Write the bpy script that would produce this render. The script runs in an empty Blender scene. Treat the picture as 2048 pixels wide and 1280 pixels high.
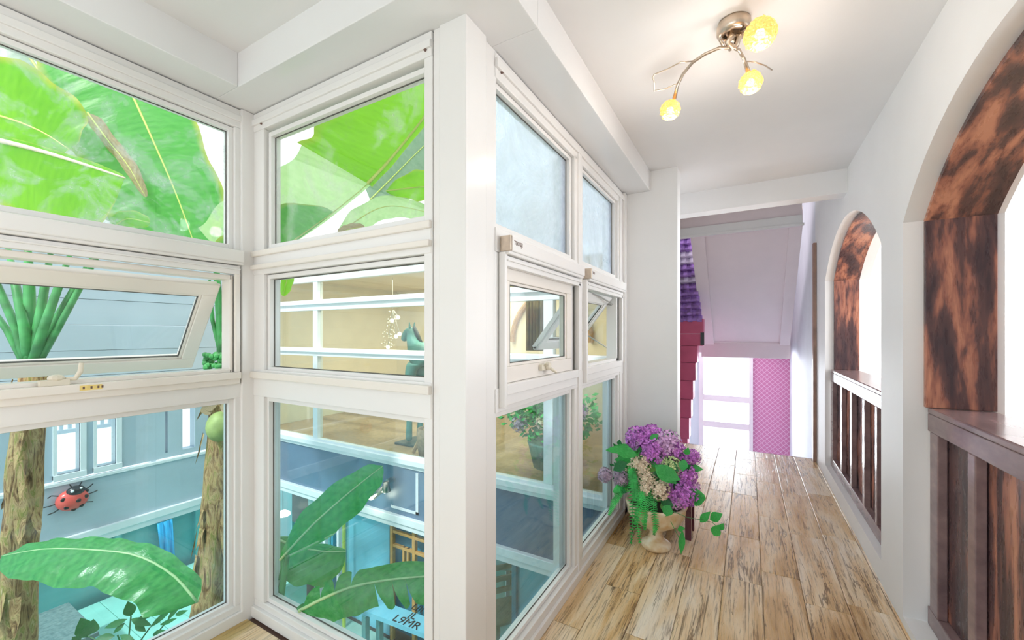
import bpy, bmesh, math, random
from mathutils import Vector, Matrix, noise
random.seed(7)
S = bpy.context.scene
COL = S.collection
# ------------------------------------------------------------------ camera, sky, light, exposure
EYE = 1.5
FPX = 824.7
YAW = math.atan2(473, FPX)
cam = bpy.data.cameras.new('camera'); cam_o = bpy.data.objects.new('camera', cam); COL.objects.link(cam_o)
cam_o.location = (0, 0, EYE); cam_o.rotation_euler = (math.pi/2, 0, YAW)
cam.sensor_width = 36; cam.lens = 36*FPX/2048; cam.shift_y = 27/2048; cam.clip_start = .05; cam.clip_end = 200
S.camera = cam_o
S.view_settings.view_transform = 'Standard'; S.view_settings.look = 'None'
S.view_settings.gamma = 1; S.view_settings.use_curve_mapping = False
S.view_settings.exposure = 0.6
SKY = 1.18
W = bpy.data.worlds.new('sky'); S.world = W; W.use_nodes = True
wn = W.node_tree.nodes; wl = W.node_tree.links; bg = wn['Background']
tcw = wn.new('ShaderNodeTexCoord'); nzw = wn.new('ShaderNodeTexNoise'); nzw.inputs['Scale'].default_value = 2.2; nzw.inputs['Detail'].default_value = 5
rw = wn.new('ShaderNodeValToRGB'); rw.color_ramp.elements[0].position = .35; rw.color_ramp.elements[1].position = .6
rw.color_ramp.elements[0].color = (.72, .83, .95, 1); rw.color_ramp.elements[1].color = (1, 1, 1, 1)
wl.new(tcw.outputs['Generated'], nzw.inputs['Vector']); wl.new(nzw.outputs['Fac'], rw.inputs['Fac']); wl.new(rw.outputs['Color'], bg.inputs['Color'])
bg.inputs['Strength'].default_value = SKY
def sun_light(rot, e, ang=3, col=(1, .97, .9)):
    l = bpy.data.lights.new('sun', 'SUN'); l.energy = e; l.angle = math.radians(ang); l.color = col
    o = bpy.data.objects.new('sun', l); o.rotation_euler = rot; COL.objects.link(o)
sun_light((math.radians(38), math.radians(-12), math.radians(20)), 2.0)
def area_light(name, loc, rot, sx, sy, e, col=(1, 1, 1)):
    l = bpy.data.lights.new(name, 'AREA'); l.shape = 'RECTANGLE'; l.size = sx; l.size_y = sy; l.energy = e; l.color = col
    o = bpy.data.objects.new(name, l); o.location = loc; o.rotation_euler = rot; COL.objects.link(o)
    return o
# added fill lamps behind the camera and in the side room; stairwell window daylight
area_light('rear_fill', (-.8, -1.95, 1.55), (math.radians(90), 0, 0), 2.6, 1.9, 10, (.97, .98, 1))
area_light('side_room_fill', (3.75, 4.3, 1.6), (math.radians(90), 0, math.radians(90)), 3.2, 1.8, 132, (.93, .965, 1))
area_light('stairwell_window_daylight', (-.35, 9.85, .2), (math.radians(-90), 0, 0), .8, 2.2, 62, (.95, .97, 1))

area_light('stairwell_top_fill', (-.4, 7.4, 3.55), (0, 0, 0), 1.6, 1.6, 12, (1, .95, .97))  # added fill lamp under the closed stairwell ceiling, brightens the gap beside the soffit

# ------------------------------------------------------------------ helpers
def dirpx(u, v):
    x = (u-1024)/FPX; s, c = math.sin(YAW), math.cos(YAW)
    return Vector((-s+c*x, c+s*x, -(v-667)/FPX))
def at(u, v, dep):           # the point of the place seen at photo pixel (u, v) and this depth
    return Vector((0, 0, EYE)) + dirpx(u, v)*dep
def atY(u, v, y):
    d = dirpx(u, v); return Vector((0, 0, EYE)) + d*(y/d.y)
def atX(u, v, x):
    d = dirpx(u, v); return Vector((0, 0, EYE)) + d*(x/d.x)
class MB:
    def __init__(s): s.v = []; s.f = []; s.uv = {}
    def add(s, vs, fs):
        n = len(s.v); s.v += [tuple(p) for p in vs]; s.f += [tuple(i+n for i in f) for f in fs]; return s
    def box(s, x0, x1, y0, y1, z0, z1, M=None):
        x0, x1 = sorted((x0, x1)); y0, y1 = sorted((y0, y1)); z0, z1 = sorted((z0, z1))
        vs = [Vector(p) for p in ((x0,y0,z0),(x1,y0,z0),(x1,y1,z0),(x0,y1,z0),(x0,y0,z1),(x1,y0,z1),(x1,y1,z1),(x0,y1,z1))]
        if M: vs = [M @ p for p in vs]
        return s.add(vs, ((3,2,1,0),(4,5,6,7),(0,1,5,4),(1,2,6,5),(2,3,7,6),(3,0,4,7)))
    def tube(s, pts, rad, n=8, caps=True):
        pts = [Vector(p) for p in pts]
        if not hasattr(rad, '__len__'): rad = [rad]*len(pts)
        T0 = (pts[1]-pts[0]).normalized(); up = Vector((0, 0, 1)) if abs(T0.z) < .9 else Vector((1, 0, 0))
        N = T0.cross(up).normalized(); vs = []
        for i, p in enumerate(pts):
            T = (pts[min(i+1, len(pts)-1)]-pts[max(i-1, 0)]).normalized()
            N = (N - T*N.dot(T)).normalized(); B = T.cross(N)
            for k in range(n):
                a = 2*math.pi*k/n; vs.append(p+(N*math.cos(a)+B*math.sin(a))*rad[i])
        fs = [(i*n+k, i*n+(k+1) % n, (i+1)*n+(k+1) % n, (i+1)*n+k) for i in range(len(pts)-1) for k in range(n)]
        if caps: fs += [tuple(range(n-1, -1, -1)), tuple((len(pts)-1)*n+k for k in range(n))]
        return s.add(vs, fs)
    def lathe(s, prof, c=(0, 0, 0), n=24, M=None):
        c = Vector(c); vs = []
        for r, z in prof:
            for k in range(n):
                a = 2*math.pi*k/n; p = Vector((r*math.cos(a), r*math.sin(a), z))
                vs.append((M @ p if M else p)+c)
        fs = [(i*n+k, i*n+(k+1) % n, (i+1)*n+(k+1) % n, (i+1)*n+k) for i in range(len(prof)-1) for k in range(n)]
        return s.add(vs, fs)
    def ball(s, c, r, n=10, m=7, sc=(1, 1, 1), M=None):
        prof = [(max(1e-4, math.sin(math.pi*i/m)), -math.cos(math.pi*i/m)) for i in range(m+1)]
        D = Matrix.Diagonal((r*sc[0], r*sc[1], r*sc[2]))
        return s.lathe(prof, c, n, (M @ D) if M else D)
    def prism(s, poly, a0, a1, axis='x'):     # poly = 2D outline extruded along an axis
        n = len(poly)
        def mk(a, p):
            return (a, p[0], p[1]) if axis == 'x' else ((p[0], a, p[1]) if axis == 'y' else (p[0], p[1], a))
        vs = [mk(a0, p) for p in poly]+[mk(a1, p) for p in poly]
        fs = [tuple(range(n)), tuple(range(2*n-1, n-1, -1))]+[(i, i+n, (i+1) % n+n, (i+1) % n) for i in range(n)]
        return s.add(vs, fs)
    def mesh(s, name, m, smooth=False):
        me = bpy.data.meshes.new(name); me.from_pydata(s.v, [], s.f); me.validate()
        b = bmesh.new(); b.from_mesh(me); bmesh.ops.recalc_face_normals(b, faces=b.faces); b.to_mesh(me); b.free()
        if m: me.materials.append(m)
        if smooth:
            for p in me.polygons: p.use_smooth = True
        return me
    def build(s, name, m, parent=None, smooth=False, bevel=0, **tags):
        o = bpy.data.objects.new(name, s.mesh(name, m, smooth)); COL.objects.link(o)
        if parent: o.parent = parent; o.matrix_parent_inverse = parent.matrix_world.inverted() if False else Matrix.Translation(-parent.location)
        if bevel:
            md = o.modifiers.new('edge', 'BEVEL'); md.width = bevel; md.segments = 2; md.limit_method = 'ANGLE'
        for k, x in tags.items(): o[k] = x
        return o
def root(name, loc=(0, 0, 0), **tags):
    o = bpy.data.objects.new(name, None); o.location = loc; o.empty_display_size = .1; COL.objects.link(o)
    for k, x in tags.items(): o[k] = x
    return o
def link_mesh(name, me, parent=None, mw=None, **tags):
    o = bpy.data.objects.new(name, me); COL.objects.link(o)
    if parent: o.parent = parent; o.matrix_parent_inverse = Matrix.Translation(-parent.location)
    if mw is not None: o.matrix_basis = mw
    for k, x in tags.items(): o[k] = x
    return o

# ------------------------------------------------------------------ materials
class N:
    def __init__(s, name):
        s.m = bpy.data.materials.new(name); s.m.use_nodes = True; s.t = s.m.node_tree; s.n = s.t.nodes; s.l = s.t.links
        s.b = s.n['Principled BSDF']; s.out = s.n['Material Output']
    def new(s, typ, ins=None, **kw):
        x = s.n.new('ShaderNode'+typ)
        for k, v in kw.items(): setattr(x, k, v)
        for k, v in (ins or {}).items():
            i = x.inputs[k]
            if isinstance(v, bpy.types.NodeSocket): s.l.new(v, i)
            else: i.default_value = v
        return x
    def set(s, **kw):
        for k, v in kw.items():
            i = s.b.inputs[k.replace('_', ' ')]
            if isinstance(v, bpy.types.NodeSocket): s.l.new(v, i)
            else: i.default_value = v
        return s
    def ramp(s, fac, stops, interp='LINEAR'):
        r = s.new('ValToRGB', {'Fac': fac}); cr = r.color_ramp; cr.interpolation = interp
        while len(cr.elements) < len(stops): cr.elements.new(.5)
        for e, (p, c) in zip(cr.elements, stops): e.position = p; e.color = (*c, 1)
        return r.outputs['Color']
    def bump(s, h, strength=.3, dist=.01):
        b = s.new('Bump', {'Strength': strength, 'Distance': dist, 'Height': h}); s.l.new(b.outputs[0], s.b.inputs['Normal'])
    def obj(s, scale=(1, 1, 1), rnd=False):
        t = s.new('TexCoord'); v = t.outputs['Object']
        if rnd:
            oi = s.new('ObjectInfo'); mu = s.new('VectorMath', {0: oi.outputs['Random'], 1: (37, 53, 71)}, operation='MULTIPLY')
            ad = s.new('VectorMath', {0: v, 1: mu.outputs[0]}, operation='ADD'); v = ad.outputs[0]
        mp = s.new('Mapping', {'Vector': v}); mp.inputs['Scale'].default_value = scale
        return mp.outputs[0]
    def noise(s, vec, scale, detail=4, rough=.5, dist=0.):
        return s.new('TexNoise', {'Vector': vec, 'Scale': scale, 'Detail': detail, 'Roughness': rough, 'Distortion': dist}).outputs['Fac']
def plain(name, col, rough=.5, metal=0, var=.04, vs=3., bump=0, bs=60, **kw):
    k = N(name); v = k.obj(); f = k.noise(v, vs, 3)
    a = tuple(max(0, c*(1-var)) for c in col); b = tuple(min(1, c*(1+var)) for c in col)
    k.set(Base_Color=k.ramp(f, [(.3, a), (.7, b)]), Roughness=rough, Metallic=metal, **kw)
    if bump: k.bump(k.noise(v, bs, 4), bump, .004)
    return k.m
M = {}
M['wall'] = plain('white_wall_paint', (.86, .86, .86), .55, var=.015, bump=.08, bs=25)
M['ceil'] = plain('white_ceiling_paint', (.85, .85, .855), .7, var=.015)
M['gloss'] = plain('glossy_white_beam_panel', (.83, .83, .835), .16, var=.01, bump=.03, bs=3)
M['frame'] = plain('white_plastic_frame', (.86, .845, .83), .22, var=.012)
M['frame2'] = plain('cream_plastic_sash', (.85, .80, .74), .25, var=.015)
M['gasket'] = plain('dark_rubber_gasket', (.10, .10, .09), .6)
M['outframe'] = plain('white_aluminium_frame', (.86, .9, .93), .3, var=.02)
M['metal'] = plain('aged_champagne_metal', (.62, .52, .42), .28, 1, var=.15, vs=25)
M['steel'] = plain('brushed_steel', (.5, .5, .5), .35, 1)
M['handle'] = plain('cream_handle_plastic', (.74, .68, .56), .35)
M['sticker'] = plain('yellow_sticker', (.86, .66, .22), .4, var=.1, vs=60)
M['brown'] = plain('dark_brown_print', (.16, .09, .07), .5)
M['cream'] = plain('cream_room_wall', (.88, .82, .68), .8)
M['greywall'] = plain('grey_blue_cladding', (.50, .60, .68), .35, var=.06, vs=1.5)
M['palewall'] = plain('pale_grey_render', (.74, .77, .82), .6, var=.05)
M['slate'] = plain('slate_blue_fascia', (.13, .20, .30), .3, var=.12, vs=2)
M['teal'] = plain('teal_glazed_wall', (.16, .50, .52), .25, var=.15, vs=1.5)
M['blue'] = plain('sky_blue_panel', (.20, .58, .74), .4, var=.08)
M['deepblue'] = plain('deep_blue_panel', (.02, .27, .42), .4, var=.1)
M['bluec'] = plain('azure_cloth', (.03, .45, .85), .6)
M['deck'] = plain('turquoise_deck_paint', (.30, .72, .64), .35, var=.10, vs=4)
M['floorgreen'] = plain('grey_green_deck', (.28, .48, .42), .4, var=.15, vs=4)
M['planter'] = None
M['orange'] = plain('orange_wood_frame', (.62, .33, .10), .4, var=.15, vs=14)
M['lime'] = plain('lime_green_pole', (.45, .62, .08), .4)
M['dark'] = plain('dark_panel', (.05, .07, .07), .4)
M['ground'] = plain('pale_outdoor_ground', (.8, .8, .78), .9)
M['pinkceil'] = plain('pale_pink_soffit', (.90, .80, .83), .6, var=.02)
M['pink'] = plain('raspberry_pink_paint', (.66, .12, .24), .5, var=.1)
M['stairwall'] = plain('bluish_white_plaster', (.80, .84, .90), .6, bump=.3, bs=30)
M['brownwood'] = plain('mid_brown_door_wood', (.34, .21, .16), .35, var=.2, vs=8)
M['purple'] = plain('violet_ruffle_cloth', (.42, .24, .66), .6, var=.35, vs=14)
M['lilac'] = plain('pale_lilac_cloth', (.74, .68, .86), .6, var=.1, vs=14)
M['soil'] = plain('dark_soil', (.06, .04, .03), .9)
M['red'] = plain('ladybird_red_enamel', (.85, .12, .10), .25, var=.1)
M['black'] = plain('black_enamel', (.02, .025, .03), .25)
M['horse'] = plain('teal_green_statue_resin', (.10, .30, .28), .45, var=.2, vs=6)
M['basket'] = plain('brown_wicker', (.30, .20, .13), .7, var=.3, vs=30)
M['chairw'] = plain('tan_chair_wood', (.42, .27, .15), .5, var=.2, vs=20)
M['curtain'] = plain('olive_brown_curtain', (.30, .24, .09), .7, var=.35, vs=6)

def glassmat(name, tint, haze=0., hcol=(.8, .85, .9), hs=5., f0=.05, lo=.5, hi=.72, fs=.45):
    k = N(name); k.n.remove(k.b)
    tr = k.new('BsdfTransparent', {'Color': (*tint, 1)}); gl = k.new('BsdfGlossy', {'Color': (1, 1, 1, 1), 'Roughness': .015})
    lw = k.new('LayerWeight', {'Blend': .5}); pw = k.new('Math', {0: lw.outputs['Facing'], 1: 5.}, operation='POWER'); fr_ = k.new('Math', {0: pw.outputs[0], 1: .9, 2: .035}, operation='MULTIPLY_ADD'); mix = k.new('MixShader', {0: fr_.outputs[0], 1: tr.outputs[0], 2: gl.outputs[0]})
    res = mix.outputs[0]
    if haze:
        v = k.obj(); n1 = k.noise(v, hs, 6, .65, 1.5); n2 = k.noise(v, hs*14, 3, .7)
        r = k.ramp(n1, [(lo, (0, 0, 0)), (hi, (1, 1, 1))]); r2 = k.ramp(n2, [(.35, (fs,)*3), (.7, (1, 1, 1))])
        mu = k.new('Math', {0: r, 1: r2}, operation='MULTIPLY'); m2 = k.new('Math', {0: mu.outputs[0], 1: haze}, operation='MULTIPLY')
        di = k.new('BsdfDiffuse', {'Color': (*hcol, 1)}); tl = k.new('BsdfTranslucent', {'Color': (*hcol, 1)})
        dd = k.new('MixShader', {0: .6, 1: di.outputs[0], 2: tl.outputs[0]})
        mm = k.new('MixShader', {0: m2.outputs[0], 1: res, 2: dd.outputs[0]}); res = mm.outputs[0]
    k.l.new(res, k.out.inputs['Surface'])
    return k.m
M['glass_up'] = glassmat('dusty_clear_glass', (.97, .99, .98), .55, (.85, .9, .93), 4.)
M['glass_upB'] = glassmat('clear_glass', (.98, 1, .98), .35, (.95, .97, .97), 3., lo=.52, hi=.7)
M['glass_frost'] = glassmat('hazy_blue_glass', (.88, .93, .98), .8, (.84, .89, .95), 1.4, lo=.2, hi=.62, fs=.85)
M['glass_mid'] = glassmat('pale_blue_glass', (.95, .98, .99))
M['glass_low'] = glassmat('aqua_tinted_glass', (.86, .945, .965), .08, (.8, .9, .92), 3.)
M['glass_far'] = glassmat('far_teal_glass', (.91, .94, .915))
M['glass_far_low'] = glassmat('deep_aqua_glass', (.7, .93, .93))

# weathered wood-look plank
def plankmat():
    k = N('weathered_wood_plank'); v = k.obj((1, .14, 1), True); big = k.noise(v, 7, 4, .6, .6)
    base = k.ramp(big, [(.32, (.50, .31, .14)), (.44, (.74, .54, .32)), (.55, (.84, .70, .52)), (.68, (.90, .83, .74))])
    fine = k.noise(k.obj((1, .05, 1), True), 75, 6, .7, .6)
    fr = k.ramp(fine, [(.34, (.22, .16, .11)), (.47, (.95, .93, .9)), (.62, (1.15, 1.13, 1.1))])
    m1 = k.new('Mix', {'Factor': .55, 'A': base, 'B': fr}, data_type='RGBA', blend_type='MULTIPLY')
    m1.inputs[6].default_value = (1,1,1,1); m1.inputs[0].default_value = .8; k.l.new(base, m1.inputs[6]); k.l.new(fr, m1.inputs[7])
    vec = k.obj((1, .10, 1), True)
    n_a = k.new('TexNoise', {'Vector': k.obj((1, .055, 1), True), 'Scale': 15., 'Detail': 5., 'Roughness': .6, 'Distortion': .5}).outputs['Fac']
    ab_ = k.new('Math', {0: n_a, 1: .5}, operation='SUBTRACT'); ab2 = k.new('Math', {0: ab_.outputs[0]}, operation='ABSOLUTE')
    n_m = k.ramp(k.noise(k.obj((1, .35, 1), True), 5, 3), [(.46, (0, 0, 0)), (.58, (1, 1, 1))])
    cth = k.new('Math', {0: n_m, 1: .020, 2: .001}, operation='MULTIPLY_ADD'); dist = k.new('Math', {0: ab2.outputs[0], 1: cth.outputs[0]}, operation='DIVIDE')
    crack = k.ramp(dist.outputs[0], [(.3, (.0,)*3), (1.0, (1, 1, 1))])
    m2 = k.new('Mix', data_type='RGBA', blend_type='MULTIPLY'); m2.inputs[0].default_value = .75
    k.l.new(m1.outputs[2], m2.inputs[6]); cr = k.ramp(dist.outputs[0], [(.25, (.16, .12, .09)), (1.0, (1, 1, 1))]); k.l.new(cr, m2.inputs[7])
    oi = k.new('ObjectInfo'); tint = k.ramp(oi.outputs['Random'], [(0, (1.0, .93, .84)), (.35, (.98, .97, .96)), (.65, (.93, .80, .58)), (1, (1, .95, .9))])
    m3 = k.new('Mix', data_type='RGBA', blend_type='MULTIPLY'); m3.inputs[0].default_value = .75; k.l.new(m2.outputs[2], m3.inputs[6]); k.l.new(tint, m3.inputs[7])
    ms = k.noise(v, 2.2, 3); moss = k.ramp(ms, [(.66, (0, 0, 0)), (.74, (1, 1, 1))]); mf = k.new('Math', {0: moss, 1: .5}, operation='MULTIPLY')
    m4 = k.new('Mix', data_type='RGBA', blend_type='MIX'); k.l.new(mf.outputs[0], m4.inputs[0]); k.l.new(m3.outputs[2], m4.inputs[6]); m4.inputs[7].default_value = (.42, .33, .08, 1)
    k.set(Base_Color=m4.outputs[2], Roughness=k.ramp(fine, [(.3, (.42,)*3), (.7, (.2,)*3)]))
    hm = k.new('Math', {0: fine, 1: crack}, operation='MULTIPLY'); k.bump(hm.outputs[0], .35, .004)
    return k.m
M['plank'] = plankmat()
def coppermat(name, scale, thr=.55):
    k = N(name); v = k.obj(scale); f = k.noise(v, 5, 4, .55, .4); fine = k.noise(k.obj(tuple(a*1.0 for a in scale)), 26, 4, .6)
    ad = k.new('Math', {0: f, 1: k.new('Math', {0: fine, 1: .22}, operation='MULTIPLY').outputs[0]}, operation='ADD')
    thr -= .095
    c = k.ramp(ad.outputs[0], [(thr+.02, (.060, .036, .042)), (thr+.13, (.13, .065, .062)), (thr+.20, (.34, .135, .095)), (thr+.30, (.60, .27, .17))])
    k.set(Base_Color=c, Roughness=k.ramp(fine, [(.3, (.2,)*3), (.7, (.42,)*3)]))
    k.bump(fine, .15, .004); return k.m
M['copper'] = coppermat('brushed_copper_black_wood', (2.2, 2.2, .34))
M['copper_arch'] = coppermat('brushed_copper_black_arch_wood', (2.2, .7, 1.0))
M['copper_dark'] = coppermat('dark_stained_panel_wood', (1.6, 1.4, .35), .62)
M['rail'] = coppermat('mauve_grey_rail_wood', (1.2, .6, .6), .95)
k = N('mauve_grey_rail'); v = k.obj((1, .4, 1)); f = k.noise(v, 8, 4, .6)
k.set(Base_Color=k.ramp(f, [(.3, (.19, .125, .13)), (.6, (.30, .20, .20)), (.8, (.44, .30, .26))]), Roughness=.2); k.bump(f, .1, .003); M['rail'] = k.m
k = N('grey_green_planter_wood'); v = k.obj((6, 6, .6)); f = k.noise(v, 6, 4)
k.set(Base_Color=k.ramp(f, [(.3, (.09, .18, .19)), (.7, (.20, .32, .32))]), Roughness=.6); M['planter'] = k.m
# pink lattice wallpaper
k = N('pink_scallop_wallpaper'); v = k.obj(); sx = k.new('SeparateXYZ', {'Vector': v})
def lin(a, b):
    x = k.new('Math', {0: sx.outputs['X'], 1: a}, operation='MULTIPLY'); z = k.new('Math', {0: sx.outputs['Z'], 1: b}, operation='MULTIPLY')
    s_ = k.new('Math', {0: x.outputs[0], 1: z.outputs[0]}, operation='ADD'); p = k.new('Math', {0: s_.outputs[0], 1: 1.0}, operation='PINGPONG')
    return p.outputs[0]
mn = k.new('Math', {0: lin(22, 22), 1: lin(22, -22)}, operation='MINIMUM')
k.set(Base_Color=k.ramp(mn.outputs[0], [(.08, (.86, .55, .72)), (.2, (.66, .22, .42))]), Roughness=.6); M['wallpaper'] = k.m

def leafmat(name, c0, c1, trans, tcol, rough=.35, brown=0):
    k = N(name); uv = k.new('UVMap'); sp = k.new('SeparateXYZ', {'Vector': uv.outputs[0]})
    mu = k.new('Math', {0: sp.outputs['X'], 1: 260.}, operation='MULTIPLY'); ab = k.new('Math', {0: sp.outputs['Y'], 1: 12.}, operation='MULTIPLY')
    sb = k.new('Math', {0: mu.outputs[0], 1: ab.outputs[0]}, operation='ADD'); si = k.new('Math', {0: sb.outputs[0]}, operation='SINE')
    n1 = k.noise(k.new('Mapping', {'Vector': uv.outputs[0], 'Scale': (30, 2, 1)}).outputs[0], 2.5, 4, .6)
    mx = k.new('Math', {0: k.new('Math', {0: si.outputs[0], 1: .07}, operation='MULTIPLY').outputs[0], 1: n1}, operation='ADD')
    c = k.ramp(mx.outputs[0], [(.25, c0), (.75, c1)])
    if brown:
        ed = k.ramp(sp.outputs['Y'], [(.86, (0, 0, 0)), (1.0, (1, 1, 1))]); m4 = k.new('Mix', data_type='RGBA')
        k.l.new(ed, m4.inputs[0]); k.l.new(c, m4.inputs[6]); m4.inputs[7].default_value = (.75, .55, .12, 1); c = m4.outputs[2]
    k.set(Base_Color=c, Roughness=rough); k.bump(mx.outputs[0], .25, .01)
    tl = k.new('BsdfTranslucent', {'Color': (*tcol, 1)}); ms = k.new('MixShader', {0: trans, 1: k.b.outputs[0], 2: tl.outputs[0]})
    k.l.new(ms.outputs[0], k.out.inputs['Surface']); return k.m
M['leaf_lime'] = leafmat('sunlit_lime_banana_leaf', (.10, .42, .01), (.26, .66, .03), .58, (.33, .80, .015), brown=1)
M['leaf_green'] = leafmat('green_banana_leaf', (.04, .28, .05), (.13, .48, .10), .5, (.13, .62, .08), brown=1)
M['leaf_grey'] = leafmat('greyish_banana_leaf', (.14, .26, .20), (.32, .42, .36), .4, (.3, .5, .3))
M['leaf_pale'] = leafmat('pale_banana_leaf', (.30, .60, .22), (.62, .80, .50), .6, (.6, .9, .4))
M['leaf_deep'] = leafmat('deep_green_banana_leaf', (.02, .22, .07), (.10, .44, .13), .3, (.1, .6, .12), .25)
M['leaf_brown'] = leafmat('withered_brown_leaf', (.30, .20, .12), (.55, .45, .28), .3, (.6, .45, .2), .7)
M['rib'] = plain('yellow_green_midrib', (.62, .72, .18), .4, var=.1)
M['ribc'] = plain('creamy_pink_midrib', (.86, .74, .55), .4, var=.12)
M['bud'] = plain('olive_bud_skin', (.34, .42, .14), .5, var=.3, vs=12)
M['rib2'] = plain('pale_green_midrib', (.45, .68, .34), .4, var=.1)
M['petiole'] = plain('green_petiole', (.07, .34, .10), .4, var=.45, vs=9)
k = N('peeling_banana_trunk'); v = k.obj((6, 6, 1.4)); f = k.noise(v, 4, 6, .65, 1.2)
k.set(Base_Color=k.ramp(f, [(.32, (.06, .03, .015)), (.43, (.30, .17, .07)), (.53, (.56, .38, .18)), (.62, (.26, .25, .05)), (.72, (.70, .52, .32))]), Roughness=.7); k.bump(f, .9, .02); M['trunk'] = k.m

# ================================================================== SETTING
def struct(mb, name, m, **kw):
    return mb.build(name, m, kind='structure', **kw)
# floor: a slab with the planks as pieces
fl = struct(MB().box(-2.36, .72, -2.0, 1.24, -.2, -.012).box(-.96, .72, 1.24, 3.56, -.2, -.012).box(-.93, .72, 3.56, 6.06, -.2, -.012), 'floor', M['brown'])
ROWS = []
PW = .2025; x = -2.36; nrow = 0; vars_ = {}
pl_defs = []
while x < .70:
    x1 = min(x+PW, .70); nrow += 1
    ylo, yhi = -1.6, 6.06
    if (x+x1)/2 < -.95: yhi = 1.19
    y = ylo - random.random()*.8
    while y < yhi:
        L = random.choice((.92, .92, .62)); y1 = min(y+L, yhi); y0 = max(y, ylo)
        if y1-y0 > .05: pl_defs.append((x, x1, y0, y1))
        y += L
    x = x1
for (a, b_, c_, d_) in pl_defs:
    cx, cy = (a+b_)/2, (c_+d_)/2; key = (round(b_-a, 3), round(d_-c_, 3))
    if key not in vars_:
        w, h = (b_-a)/2-.0012, (d_-c_)/2-.0012; t = .0035
        vs = [(-w, -h, -.012), (w, -h, -.012), (w, h, -.012), (-w, h, -.012), (-w, -h, -.002), (w, -h, -.002), (w, h, -.002), (-w, h, -.002),
              (-w+t, -h+t, 0), (w-t, -h+t, 0), (w-t, h-t, 0), (-w+t, h-t, 0)]
        vars_[key] = MB().add(vs, ((3,2,1,0),(0,1,5,4),(1,2,6,5),(2,3,7,6),(3,0,4,7),(4,5,9,8),(5,6,10,9),(6,7,11,10),(7,4,8,11),(8,9,10,11))).mesh('plank', M['plank'])
    link_mesh('plank', vars_[key], fl, Matrix.Translation((cx, cy, random.uniform(-.0006, .0004))))

CE, BB = 2.83, 2.67
ce = MB().box(-2.10, .71, -2, 1.05, CE, CE+.1).box(-.70, .71, 1.05, 4.22, CE, CE+.1).box(-.95, .71, 4.38, 6.06, 3.10, 3.2)
struct(ce, 'ceiling', M['ceil'])
# dropped beams above the glazing
bm_ = MB().box(-2.50, -2.10, -2, 1.05, BB, 3.2).box(-2.50, -.70, 1.05, 1.42, BB, 3.2).box(-1.03, -.70, 1.42, 3.52, BB, 3.2)
struct(bm_, 'trim_1', M['gloss'], bevel=.003)
struct(MB().box(-.93, .70, 4.22, 4.38, 2.635, 3.2), 'trim_2', M['ceil'], bevel=.003)
# stub wall where the window run ends
struct(MB().box(-1.03, -.49, 3.50, 3.66, -.05, 3.15), 'wall_stub', M['wall'], bevel=.004)
struct(MB().box(-1.03, -.93, 3.66, 6.3, -.05, 3.2), 'wall_left', M['wall'])

# right wall with two segmental arches
XR, XT = .69, 1.05
def arch_pts(yc, a, zs, rise, n=28):
    R = (a*a+rise*rise)/(2*rise); zc = zs+rise-R; th = math.asin(a/R)
    return [(yc+R*math.sin(-th+2*th*i/n), zc+R*math.cos(-th+2*th*i/n)) for i in range(n+1)]
A1 = arch_pts(1.81, 1.035, 2.07, .415); A2 = arch_pts(4.293, 1.045, 2.045, .415)
def arch_wall(mb, y0, y1, arch, zsill, ztop, x0, x1):
    ya, yb = arch[0][0], arch[-1][0]
    if ya > y0: mb.box(x0, x1, y0, ya, -.02, ztop)
    if yb < y1: mb.box(x0, x1, yb, y1, -.02, ztop)
    if zsill > 0: mb.box(x0, x1, ya, yb, -.02, zsill)
    n = len(arch); vs = []
    for (y, z) in arch:
        vs += [(x0, y, z), (x0, y, ztop), (x1, y, z), (x1, y, ztop)]
    fs = []
    for i in range(n-1):
        a, b = i*4, i*4+4
        fs += [(a, b, b+1, a+1), (a+2, a+3, b+3, b+2), (a, a+2, b+2, b), (a+1, b+1, b+3, a+3)]
    mb.add(vs, fs)
wr = MB(); arch_wall(wr, -2.0, 3.045, A1, .045, CE+.35, XR, XT); arch_wall(wr, 3.045, 6.06, A2, .14, CE+.35, XR, XT)
struct(wr, 'wall_right', M['wall'])
# corridor ends behind the camera, side room, stairwell shell
rb = MB().box(-2.5, -2.1, -2.1, -2.0, 0, 3).box(.5, XR, -2.1, -2.0, 0, 3).box(-2.1, .5, -2.1, -2.0, 0, .6).box(-2.1, .5, -2.1, -2.0, 2.5, 3)
struct(rb, 'wall_rear', M['wall'])
sr = MB().box(XT, 4.0, 6.9, 7.0, 0, 2.9).box(XT, 4.0, -2.1, -2.0, 0, 2.9)
sr.box(3.9, 4.0, -2, .9, 0, 2.9).box(3.9, 4.0, 5.9, 6.9, 0, 2.9).box(3.9, 4.0, .9, 5.9, 0, .7).box(3.9, 4.0, .9, 5.9, 2.5, 2.9)
struct(sr, 'wall_side_room', M['wall'])
struct(MB().box(XT, 4.0, -2, 7, 2.83, 2.93), 'ceiling_side_room', M['ceil'])
struct(MB().box(XT, 4.0, -2, 7, -.1, -.001), 'floor_side_room', M['chairw'])

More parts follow.
